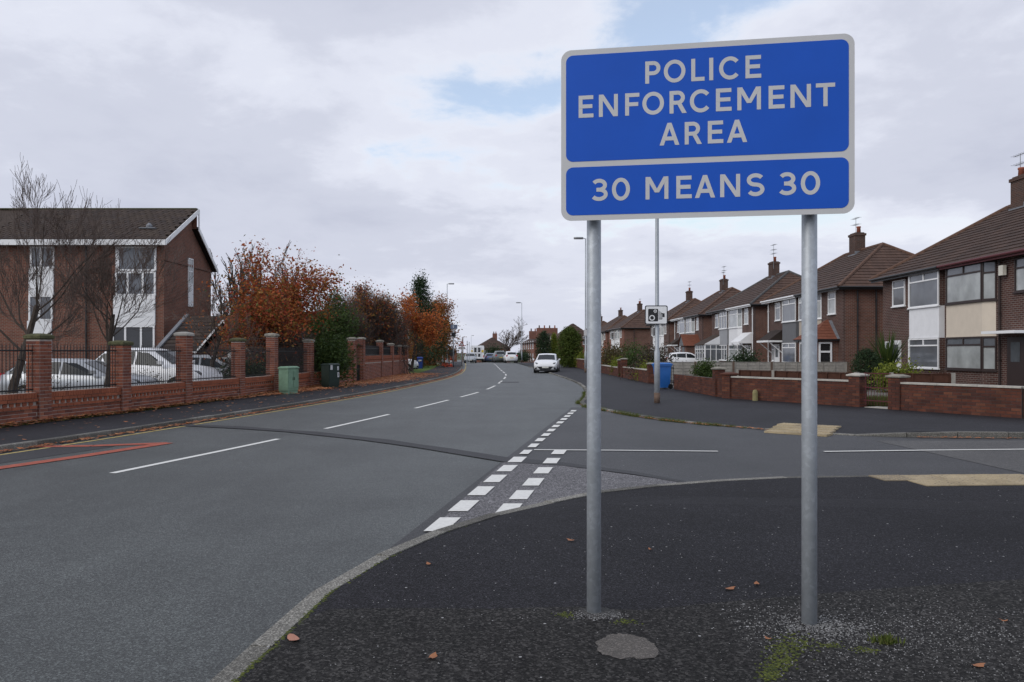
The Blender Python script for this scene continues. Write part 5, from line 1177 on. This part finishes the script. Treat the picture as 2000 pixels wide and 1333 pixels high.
for k in range(230):
    a = rng.uniform(0, 6.283); ln = rng.uniform(1.7, 2.75); out = rng.uniform(.15, 1.0); d = Vector((math.cos(a), math.sin(a), 0)); s = Vector((-d.y, d.x, 0))*.036; p = Vector((15.3, 32.0, .1))+d*.1; pts = []
    for i in range(5):
        t = i/4; pts.append(p+d*out*ln*.5*t*t+Vector((0, 0, ln*(t-.28*out*t*t))))
    kk = len(mb.v)
    for i, q in enumerate(pts): w_ = (1-.9*(i/4)**2); mb.v += [tuple(q-s*w_), tuple(q+s*w_)]
    mb.f += [(kk+2*i, kk+2*i+1, kk+2*i+3, kk+2*i+2) for i in range(4)]
mb.build('leaves', M_GREENLEAF, ph)
# ------------------------------------------------------------------ ground clutter: litter, grass, moss, chippings
rng = random.Random(21); lb = MB()
def flatleaf(mb, x, y, z, s, rng):
    a = rng.uniform(0, 6.283); dx, dy = math.cos(a)*s, math.sin(a)*s; k = len(mb.v); c = s*.7*rng.random()
    mb.v += [(x-dx, y-dy, z+c*rng.random()), (x-dy*.5, y+dx*.5, z+.004), (x+dx, y+dy, z+c*rng.random()), (x+dy*.5, y-dx*.5, z+.004)]; mb.f += [(k, k+1, k+2), (k, k+2, k+3)]
wl = [(q[1], q[0]) for q in WALLL]
for _ in range(17000):
    y = 13+41*rng.random()**.75; xw = interp(wl, y)+.13; wd = .12+.08*rng.random() if y < 24 else lerp(.25, 1.7, min(1, (y-24)/18))
    if y < 27 and rng.random() < .7: continue
    x = xw+abs(rng.gauss(0, .55))*wd; 
    if x > leftk(y)-.15: continue
    flatleaf(lb, x, y, .125+rng.random()*.02+(.05*rng.random() if x < xw+.15 else 0), rng.uniform(.045, .085), rng)
for _ in range(3600):
    y = 11+60*rng.random(); x = leftk(y)+.02+abs(rng.gauss(0, .09)); flatleaf(lb, x, y, .012+.02*rng.random(), rng.uniform(.03, .06), rng)
for _ in range(700):
    y = 12+70*rng.random(); xw = interp(wl, y) if y < 53 else -7.3; x = lerp(leftk(y)-.2, xw+.2, rng.random()); flatleaf(lb, x, y, .122, rng.uniform(.03, .06), rng)
for _ in range(240):
    x, y = FARK[0][0]+rng.random()*3.2, 0; y = interp([(p[0], p[1]) for p in FARK], x)-.05-abs(rng.gauss(0, .08)); flatleaf(lb, x, y, .02, .04, rng)
for _ in range(160):
    x = rng.uniform(7.5, 10.5); y = interp([(p[0], p[1]) for p in FARK], x)-.05-abs(rng.gauss(0, .06)); flatleaf(lb, x, y, .02, .035, rng)
o = lb.build('leaf_litter', M_LITTER); tag(o, 'dead orange leaves littering the gutters and pavement edges', 'leaves', None, 'stuff')
gb = MB()
def blade(mb, x, y, z, h, rng):
    a = rng.uniform(0, 6.283); w_ = .006; lx, ly = rng.gauss(0, .35)*h, rng.gauss(0, .35)*h; k = len(mb.v)
    mb.v += [(x-w_*math.cos(a), y-w_*math.sin(a), z), (x+w_*math.cos(a), y+w_*math.sin(a), z), (x+lx, y+ly, z+h)]; mb.f.append((k, k+1, k+2))
for _ in range(5200):
    t = rng.random(); x = lerp(2.02, 4.9, t**1.1)
    if math.sin(x*9)+math.sin(x*23+1)*.8 < -.5: continue
    y = interp([(p[0], p[1]) for p in FARK], x) if x > 2.12 else rng.uniform(22.5, 25.5); blade(gb, x+rng.gauss(0, .05), y+rng.gauss(-.02, .06), .005, rng.uniform(.03, .11)*(1.2-.7*t), rng)
for _ in range(1800):
    y = rng.uniform(24, 31); blade(gb, rightk(y)-.02+rng.gauss(0, .05), y, .005, rng.uniform(.03, .09), rng)
for _ in range(9000):
    t = rng.random(); x = lerp(9.75, 11.2, rng.random()); y = lerp(21.6, 23.5, rng.random()); blade(gb, x, y, .1, rng.uniform(.08, .28), rng)
for _ in range(5000):
    y = 13+28*rng.random(); blade(gb, interp(wl, y)+.15+abs(rng.gauss(0, .05)), y, .11, rng.uniform(.03, .13) if rng.random() < .5 else .03, rng)
for _ in range(9000):
    y = rng.uniform(55, 92); blade(gb, rng.uniform(-13, -8.0-.02*(y-55)), y, .115, rng.uniform(.04, .12), rng)
for _ in range(150): blade(gb, 1.93+rng.gauss(0, .03), 4.05+rng.gauss(0, .02), .10, rng.uniform(.02, .05), rng)
o = gb.build('grass', M_GRASS); tag(o, 'tufts of grass growing along kerbs, verges and behind the red gate', 'grass', None, 'stuff')
mo = MB()
def clump(mb, x, y, z, s, rng):
    mb.rings([[(x+s*k*math.cos(i*1.0472+s*90)*rng.uniform(.7, 1.3), y+s*k*math.sin(i*1.0472+s*90)*rng.uniform(.7, 1.3), z+zz_*s) for i in range(6)] for k, zz_ in ((1, 0), (.8, .35), (.3, .55))], True)
nk2 = resample([p for p in NEARK if 1.0 <= p[1] <= 7.4], 1100)
for x, y in offs(nk2, .135):
    if rng.random() < (.95 if y < 4.9 else .3*(1-(y-4.9)/3)): clump(mo, x+rng.gauss(0, .009), y+rng.gauss(0, .009), zk_near(x, y)-.001, rng.uniform(.004, .011), rng)
for _ in range(560):
    t = rng.random(); x, y = lerp(1.17, 1.50, t)+rng.gauss(0, .02+.05*t), lerp(3.60, 4.12, t)+rng.gauss(0, .02+.03*t); clump(mo, x, y, .1018, rng.uniform(.003, .009), rng)
for cx, cy_ in ((.30, 4.47), (.62, 4.36), (1.62, 4.0), (1.78, 3.95)):
    for _ in range(60): clump(mo, cx+rng.gauss(0, .035), cy_+rng.gauss(0, .02), .1018, rng.uniform(.003, .008), rng)
o = mo.build('moss', M_MOSS); tag(o, 'bright green moss along the near kerb edge and pavement cracks', 'moss', None, 'stuff')
cb = MB()
def chip(mb, x, y, z, s, rng):
    k = len(mb.v); a = rng.uniform(0, 6.28)
    for i in range(4): mb.v.append((x+s*math.cos(a+i*1.57)*rng.uniform(.6, 1.2), y+s*math.sin(a+i*1.57)*rng.uniform(.6, 1.2), z))
    mb.v.append((x, y, z+s*.8)); mb.f += [(k+i, k+(i+1) % 4, k+4) for i in range(4)]
for _ in range(4200):
    x = rng.uniform(1.2, 3.4); y = rng.gauss(4.15, .33); 
    if rng.random() > math.exp(-((x-1.9)/.9)**2)*1.1: continue
    chip(cb, x, y, .1018, rng.uniform(.002, .006), rng)
for _ in range(900): chip(cb, rng.gauss(1.68, .13), rng.gauss(4.28, .10), .1018, rng.uniform(.003, .0075), rng)
for _ in range(500): chip(cb, rng.gauss(.49, .07), rng.gauss(4.47, .035), .1018, rng.uniform(.003, .006), rng)
for _ in range(900): chip(cb, rng.uniform(-1, 4), rng.uniform(3.4, 6.5), .1018, rng.uniform(.0025, .006), rng)
o = cb.build('stone_chippings', M_CHIP); tag(o, 'loose pale stone chippings scattered round the sign posts', 'chippings', None, 'stuff')
M_PAVE_OLD = asphalt('older_pavement_asphalt', (.0225, .0215, .0205), .85, .3, 80, .09, .85, .2)
pm = MB(); fr = [gp(x, y, .1) for x, y in ((646, 1190), (800, 1187), (950, 1190), (1130, 1186), (1250, 1192), (1420, 1176), (1600, 1160), (1800, 1145), (2050, 1128))]
fr = [(x, y+random.gauss(0, .006)) for x, y in fr]; kb = [(-1.24, 4.6), (-1.22, 4.0), (-1.3, 3.2), (-1.36, 2.4), (-1.5, 1.2)]
rows = [[(lerp(a[0], b[0], j/6), lerp(a[1], b[1], j/6), .1015) for j in range(7)] for a, b in zip(fr, [(-1.24, 4.3), (-1.22, 3.6), (-1.28, 3.0), (-1.33, 2.4), (-1.0, 1.2), (0, 1), (1.5, 1), (2.4, 1), (3.6, 1)])]
struct('older_pavement', ruled([r[::-1] for r in rows], 0), M_PAVE_OLD)
mb = MB(); cx, cy_ = gp(995, 747); mb.prism([(cx-.5, cy_-.4), (cx+.5, cy_-.4), (cx+.5, cy_+.4), (cx-.5, cy_+.4)], .002, .007); struct('iron_cover', mb, M_TRENCH)
def ragged(pts, amp, n, rng):
    out = []
    for (a, b) in zip(pts, pts[1:]+pts[:1]):
        for i in range(n):
            t = i/n; out.append((lerp(a[0], b[0], t)+rng.gauss(0, amp), lerp(a[1], b[1], t)+rng.gauss(0, amp)))
    return out
pm = MB(); pts = [gp(x, y, .097) for x, y in ((1163, 1258), (1185, 1243), (1225, 1240), (1262, 1250), (1287, 1268), (1280, 1288), (1215, 1289), (1172, 1281))]
pts = ragged(pts, .006, 6, rng); pm.add([(x, y, .1034) for x, y in pts], [tuple(range(len(pts)-1, -1, -1))]); struct('pavement_repair_patch', pm, M_REPAIR)
pm = MB(); pts = [(.38, 4.57), (.42, 4.45), (.50, 4.42), (.60, 4.46), (.62, 4.54), (.55, 4.60), (.45, 4.61)]
pts = ragged(pts, .008, 6, rng); pm.add([(x, y, .1034) for x, y in pts], [tuple(range(len(pts)))]); struct('post_footing_patch', pm, M_FOOT)
LM = [M_LITTER, leafmat('pink_brown_leaf', [(.42, .20, .14), (.42, .20, .14)], .1)]
fl = [(573, 1250, .045, 1, 'large pinkish leaf lying on the near kerb'), (838, 1104, .03, 0, 'brown leaf on the pavement left of the left sign post'), (845, 1286, .035, 0, 'dark orange leaf on the pavement at the bottom centre'), (1425, 1152, .038, 0, 'orange leaf lying between the two sign posts'), (1478, 1143, .03, 0, 'brown leaf lying just left of the right sign post'), (1910, 1303, .035, 0, 'orange leaf at the bottom right of the pavement'), (1115, 1057, .035, 0, 'orange leaf just left of the left sign post'), (1500, 1250, .02, 0, 'small curled leaf in front of the right sign post'), (1270, 1075, .02, 0, 'pale leaf sliver right of the left sign post'), (1960, 1215, .02, 0, 'small tan leaf near the right edge of the pavement')]
for x, y, s, k, lab in fl:
    X, Y = gp(x, y, .1); mb = MB(); n = 10; a = rng.uniform(0, 3.1)
    ring = []
    for i in range(n):
        t = 2*math.pi*i/n; rr = s*(1 if i % 2 == 0 or k else .72); u, v = rr*1.25*math.cos(t), rr*.62*math.sin(t); ring.append((X+u*math.cos(a)-v*math.sin(a), Y+u*math.sin(a)+v*math.cos(a), .104+.012*abs(math.cos(t))))
    mb.v = ring+[(X, Y, .107)]; mb.f = [(i, (i+1) % n, n) for i in range(n)]
    tag(mb.build('fallen_leaf', LM[k]), lab, 'leaf', 'fallen leaves on the near pavement')
# ------------------------------------------------------------------ bins, cabinets, cones
def bin_(x, y, rz, label, mat, z0=.11):
    root = empty('wheelie_bin', (x, y, z0+zt(y)), label, 'bin', 'wheelie bins'); root.rotation_euler = (0, 0, rz)
    mb = MB(); mb.rings([[(sx*a, sy*b+o_, z) for sx, sy in ((-1, -1), (1, -1), (1, 1), (-1, 1))] for a, b, o_, z in ((.20, .22, .03, .05), (.235, .28, 0, .90), (.262, .305, 0, .91), (.262, .305, 0, .97))]); mb.build('body', mat, root, False, False)
    mb = MB(); mb.rings([[(sx*a, sy*b+o_, z) for sx, sy in ((-1, -1), (1, -1), (1, 1), (-1, 1))] for a, b, o_, z in ((.275, .325, -.01, .972), (.28, .33, -.01, 1.0), (.20, .24, 0, 1.06))]); mb.tube((-.25, .36, .99), (.25, .36, .99), .02, None, 8); mb.build('lid', mat, root, False, False)
    for s in (-1, 1):
        mb = MB(); mb.tube((s*.19, .26, .10), (s*.255, .26, .10), .10, None, 14); mb.build('wheel', M_BLACKPL, root, False, False)
    return root
bin_(6.1, 31.9, R(-70), 'bright blue wheelie bin with lid beside the lamp column', M_BINBLUE)
bin_(4.45, 88, R(180), 'bright blue wheelie bin on the pavement left of the white hatchback', M_BINBLUE)
bn = bin_(-8.1, 69, R(8), 'deep blue wheelie bin with white sticker on the lawn', M_BINDARK)
mb = MB(); mb.box((0, -.29, .74), (.26, .02, .14)); mb.build('sticker', M_SIGN_WHITE, bn, False, False)
def cabinet(x, y, rz, w_, d_, h, label, mat, doors):
    root = empty('utility_cabinet', (x, y, .11), label, 'cabinet'); root.rotation_euler = (0, 0, rz); B = lambda mb, n, m: mb.build(n, m, root, False, False)
    mb = MB(); mb.box((0, 0, .06), (w_-.04, d_-.04, .14)); B(mb, 'plinth', mat)
    mb = MB(); mb.box((0, 0, .12+(h-.2)/2), (w_, d_, h-.2)); B(mb, 'body', mat)
    mb = MB(); mb.rings([[(sx*(w_/2+a), sy*(d_/2+a), z) for sx, sy in ((-1, -1), (1, -1), (1, 1), (-1, 1))] for a, z in ((.025, h-.08), (.025, h-.04), (-.04, h))]); B(mb, 'roof', mat)
    for i in range(doors):
        mb = MB(); ww = w_/doors-.03; mb.box((-w_/2+w_*(i+.5)/doors, -d_/2-.008, .2+(h-.34)/2), (ww, .016, h-.36)); B(mb, 'door', mat)
        mb = MB(); mb.box((-w_/2+w_*(i+.5)/doors+(ww*.38 if i == 0 else -ww*.38), -d_/2-.022, h*.55), (.02, .014, .1)); B(mb, 'handle', M_BLACKPL)
    return root
cabinet(-8.0, 28.1, R(78), .78, .36, .98, 'faded pale green utility cabinet with two doors against the wall', M_GREENCAB, 2)
cb_ = cabinet(-7.5, 32.4, R(60), .62, .42, 1.02, 'dark green utility cabinet with paper notices in the ivy', M_DKGREEN, 1)
for u, z, a, b in ((-.18, .86, .13, .2), (.2, .82, .09, .16), (.22, .55, .11, .2)):
    mb = MB(); mb.box((u, -.232, z), (a, .006, b)); mb.build('notice', M_SIGN_WHITE, cb_, False, False)
for i, (x, y) in enumerate(((-6.55, 79.2), (-6.25, 80.3), (-6.8, 80.8))):
    root = empty('traffic_cone', (x, y, .1), ('orange and white traffic cone nearest the road', 'orange and white traffic cone beside the speed display post', 'orange and white traffic cone farthest from the road')[i], 'traffic cone', 'traffic cones on the pavement')
    mb = MB(); mb.box((x, y, .13), (.42, .42, .06)); mb.build('base', M_ORANGE, root)
    mb = MB(); mb.lathe((x, y, .15), [(.16, 0), (.125, .25)], 14); mb.lathe((x, y, .15), [(.08, .58), (.035, .85), (.03, .86)], 14); mb.build('cone', M_ORANGE, root, True)
    mb = MB(); mb.lathe((x, y, .15), [(.127, .25), (.081, .58)], 14); mb.build('sleeve', M_SIGN_WHITE, root, True)
br = empty('road_work_barrier', (-6.75, 79.0, .1), 'red and white roadworks barrier standing by the cones', 'barrier')
mb = MB(); mb.box((-6.75, 79, .36), (.6, .05, .3)); mb.build('board', M_ORANGE, br)
for x in (-6.98, -6.52): mb = MB(); mb.extr([(x-.1, 78.95, .6), (x+.1, 78.95, .6), (x, 78.95, 1.35)], (0, .05, 0)); mb.build('upright', M_SIGN_WHITE, br); mb = MB(); mb.box((x, 79, .13), (.12, .6, .06)); mb.build('foot', M_BLACKPL, br)
rs = empty('round_sign', (-6.6, 86, .1), 'dark round sign back on a post in front of the beech', 'road sign')
mb = MB(); mb.tube((-6.6, 86, 0), (-6.6, 86, 1.9), .04, None, 8); mb.build('post', M_IRON, rs)
mb = MB(); mb.tube((-6.6, 85.93, 1.5), (-6.6, 85.96, 1.5), .36, None, 20); mb.build('disc', M_SIGN_BLACK, rs)
# ------------------------------------------------------------------ vehicles
HATCH = [(-2.15, .40, .84, .87, .74, .58), (-2.04, .26, .97, 1.02, .85, .66), (-1.52, .2, 1.0, 1.40, .89, .60), (-.9, .2, .98, 1.47, .90, .63), (-.1, .2, .95, 1.47, .90, .63), (.30, .2, .94, 1.41, .90, .60), (1.12, .2, .92, .97, .89, .70), (1.72, .2, .87, .91, .88, .68), (2.00, .22, .76, .80, .85, .62), (2.13, .26, .66, .69, .77, .55), (2.18, .34, .54, .57, .66, .5)]
def car(name, x, y, rz, label, paint, k=(1, 1, 1), z0=0.0, st=HATCH, cat='car', group=None, rear_y=False):
    root = empty(name, (x, y, z0+zt(y)), label, cat, group); root.rotation_euler = (0, 0, rz)
    kx, ky, kz = k; B = lambda mb, n, m, p=root, sm=False: mb.build(n, m, p, sm, False)
    def half(s):
        X, zb, zl, ztp, w_, wt = s
        return [(0, zb), (w_*.86, zb), (w_*.98, zb+.16), (w_, zb+(zl-zb)*.55), (w_*.97, zl-.03), (w_*.93, zl), (wt+.06, ztp-.07), (wt-.03, ztp-.012), (wt*.5, ztp+.012), (0, ztp+.018)]
    rs_ = []
    for s in st:
        h = half(s); ring = [(s[0]*kx, -a*ky, b*kz) for a, b in h]+[(s[0]*kx, a*ky, b*kz) for a, b in h[-2:0:-1]]
        rs_.append(ring[::-1])
    mb = MB(); mb.rings(rs_); body = B(mb, 'body', paint, root, True)
    P = lambda i, a, t=0: None
    def pt(i, f, q):  # station index (float), fraction up from belt to roof edge, side
        i0 = int(i); t = i-i0; h0, h1 = half(st[i0]), half(st[min(i0+1, len(st)-1)]); X = lerp(st[i0][0], st[min(i0+1, len(st)-1)][0], t)
        a = lerp(lerp(h0[5][0], h1[5][0], t), lerp(h0[6][0], h1[6][0], t), f); b = lerp(lerp(h0[5][1], h1[5][1], t), lerp(h0[6][1], h1[6][1], t), f)
        return (X*kx, q*(a+.006)*ky, (b+.001)*kz)
    for q in (-1, 1):
        for a, b, tl, tr in ((1.45, 2.55, .62, .9), (2.65, 3.75, .92, .93), (3.85, 5.55, .93, .55)):
            pts = [pt(a, .06, q), pt(b, .06, q), pt(b, tr, q), pt((a+b)/2, .93, q), pt(a, tl, q)]
            mb = MB(); mb.extr(pts, (0, q*.004, 0)); B(mb, 'side_window', M_CARGLASS)
    def across(i, w0, dz=.012):
        i0 = int(i); t = i-i0; h0, h1 = half(st[i0]), half(st[i0+1]); X = lerp(st[i0][0], st[i0+1][0], t); z = lerp(h0[7][1], h1[7][1], t); ww = lerp(h0[7][0], h1[7][0], t)
        zc = lerp(h0[9][1], h1[9][1], t)
        return [(X*kx, -ww*w0*ky, (z+dz)*kz), (X*kx, 0, (zc+dz)*kz), (X*kx, ww*w0*ky, (z+dz)*kz)]
    def screen(i0, i1, n, name_):
        mb = MB(); r = [across(lerp(i0, i1, j/4), 1.02) for j in range(5)]
        mb.rings(r, False, False); B(mb, name_, M_CARGLASS)
    screen(5.08, 5.93, 4, 'windscreen'); screen(1.10, 1.85, 4, 'rear_window')
    for q in (-1, 1):
        for wx in (-1.30, 1.33):
            mb = MB(); mb.tube((wx*kx, q*.70*ky, .315*kz), (wx*kx, q*.912*ky, .315*kz), .315*kz, None, 22); wl_ = B(mb, 'wheel', M_TYRE)
            mb = MB(); mb.tube((wx*kx, q*.90*ky, .315*kz), (wx*kx, q*.918*ky, .315*kz), .20*kz, None, 10); B(mb, 'rim', M_ALLOY, wl_)
        mb = MB(); mb.rings([[(kx*(1.97-.10*abs(u)+.15*math.cos(v)*math.sqrt(1-u*u)), q*ky*(.62+.20*u), kz*(.715+.05*u+.085*math.sin(v)*math.sqrt(1-u*u))) for v in [6.283*i/10 for i in range(10)]] for u in (-.96, -.7, -.3, .1, .5, .8, .97)]); B(mb, 'headlamp', M_LAMP, root, True)
        mb = MB(); mb.box((-2.06*kx, q*.70*ky, .88*kz), (.14, .22*ky, .26*kz)); B(mb, 'tail_lamp', M_REDLAMP)
        mb = MB(); mb.rings([[(X*kx, q*yy*ky, z*kz) for X, yy, z in ((xx, .92, .98), (xx, 1.04, 1.0), (xx, 1.05, 1.10), (xx, .93, 1.08))] for xx in (.72, .90)]); B(mb, 'door_mirror', paint)
    mb = MB(); mb.extr([(2.13*kx, -.60*ky, .50*kz), (2.13*kx, -.38*ky, .27*kz), (2.13*kx, .38*ky, .27*kz), (2.13*kx, .60*ky, .50*kz)], (.068*kx, 0, 0)); B(mb, 'grille', M_SIGN_BLACK)
    mb = MB(); mb.box((2.08*kx, 0, .20*kz), (.16, 1.5*ky, .10*kz)); B(mb, 'front_skirt', M_SIGN_BLACK)
    for q in (-1, 1): mb = MB(); mb.box((2.11*kx, q*.70*ky, .36*kz), (.14, .13*ky, .11*kz)); B(mb, 'fog_lamp', M_SIGN_BLACK)
    mb = MB(); mb.box((2.205*kx, 0, .44*kz), (.02, .50, .105)); B(mb, 'number_plate', M_PLATE)
    mb = MB(); mb.box((-2.15*kx, 0, .66*kz), (.03, .50, .11)); B(mb, 'number_plate', M_PLATEY)
    mb = MB(); mb.box((0, 0, .2*kz), (3.9*kx, 1.55*ky, .12)); B(mb, 'underbody', M_SIGN_BLACK)
    return root
car('hatchback_car', 2.75, 61.6, R(-96), 'white hatchback parked at the right kerb facing the camera', M_CARWHITE, (1.02, 1.02, 1.0))
car('estate_car', -13.7, 25.0, R(2), 'silver white hatchback parked behind the railings at the left', M_CARSILVER, (1.0, 1.0, .94))
car('suv_car', -12.9, 28.4, R(-8), 'white SUV with black roof bars behind the railings', M_CARWHITE, (1.02, 1.04, 1.18))
car('hatchback_car', -12.9, 33.5, R(10), 'pale car behind the railings right of the white capped pier', M_CARSILVER, (.95, 1, 1))
car('hatchback_car', 16.1, 72.1, R(0), 'white car with red tail lamp on the driveway behind the grey fence', M_CARWHITE, (.98, 1, 1.0), .1)
car('hatchback_car', -9.6, 62, R(5), 'white car nose showing past the end of the boundary wall', M_CARWHITE, (1, 1, 1), .1)
car('saloon_car', -6.15, 116, R(-88), 'silver saloon parked at the left kerb beyond the bend', M_CARSILVER, (1.05, 1, .98))
car('hatchback_car', -3.6, 128, R(95), 'pale blue car on the road right of the white box van', M_CARBLUE, (1, 1, 1))
car('suv_car', -.25, 117, R(96), 'white SUV parked at the right kerb seen from behind', M_CARWHITE, (1.02, 1.03, 1.15))
car('van_car', -2.0, 121, R(98), 'grey and white camper parked ahead of the white SUV', M_CARGREY, (1.05, 1, 1.2))
vn = empty('box_van', (-5.4, 122, zt(122)), 'white box van with rear doors and yellow notices in the road', 'van'); vn.rotation_euler = (0, 0, R(3))
B = lambda mb, n, m, p=vn: mb.build(n, m, p, False, False)
mb = MB(); mb.rings([[(sx*a, y_, z) for sx, z in ((-1, .55), (1, .55), (1, 2.4), (.93, 2.62), (-.93, 2.62), (-1, 2.4))] for a, y_ in ((1.07, 0), (1.07, 4.2))]); B(mb, 'body', M_CARWHITE)
mb = MB(); mb.rings([[(sx*.95, y_, z) for sx, z in ((-1, .5), (1, .5), (1, t), (-1, t))] for y_, t in ((4.2, 2.3), (4.9, 2.2), (5.5, 1.3), (6.2, 1.1))]); B(mb, 'cab', M_CARWHITE)
for s in (-1, 1):
    mb = MB(); mb.box((s*.33, -.02, 1.45), (.62, .05, 1.85)); dd = B(mb, 'rear_door', M_CARWHITE)
    for z, h in ((1.95, .72), (1.12, .5)): mb = MB(); mb.box((s*.30, -.055, z), (.36, .02, h)); B(mb, 'door_window', M_GLASS_DK, dd)
    mb = MB(); mb.box((s*.98, -.03, .95), (.12, .05, .3)); B(mb, 'tail_lamp', M_REDLAMP)
    for y_ in (1.0, 5.0): mb = MB(); mb.tube((s*.80, y_, .36), (s*1.02, y_, .36), .36, None, 18); B(mb, 'wheel', M_TYRE)
mb = MB(); mb.box((.80, -.03, 1.75), (.36, .03, .36)); B(mb, 'yellow_notice', M_YELLOW)
mb = MB(); mb.box((-.82, -.03, 1.78), (.22, .03, .22)); B(mb, 'yellow_notice', M_YELLOW)
mb = MB(); mb.box((0, -.06, .5), (2.0, .2, .16)); B(mb, 'rear_bumper', M_SIGN_BLACK)
mb = MB(); mb.box((0, 2.5, .45), (1.7, 5, .2)); B(mb, 'chassis', M_SIGN_BLACK)
for _o in list(bpy.data.objects):
    if _o.type == 'MESH' and _o.parent is None and 'kind' not in _o and 'label' not in _o: print('UNTAGGED', _o.name)
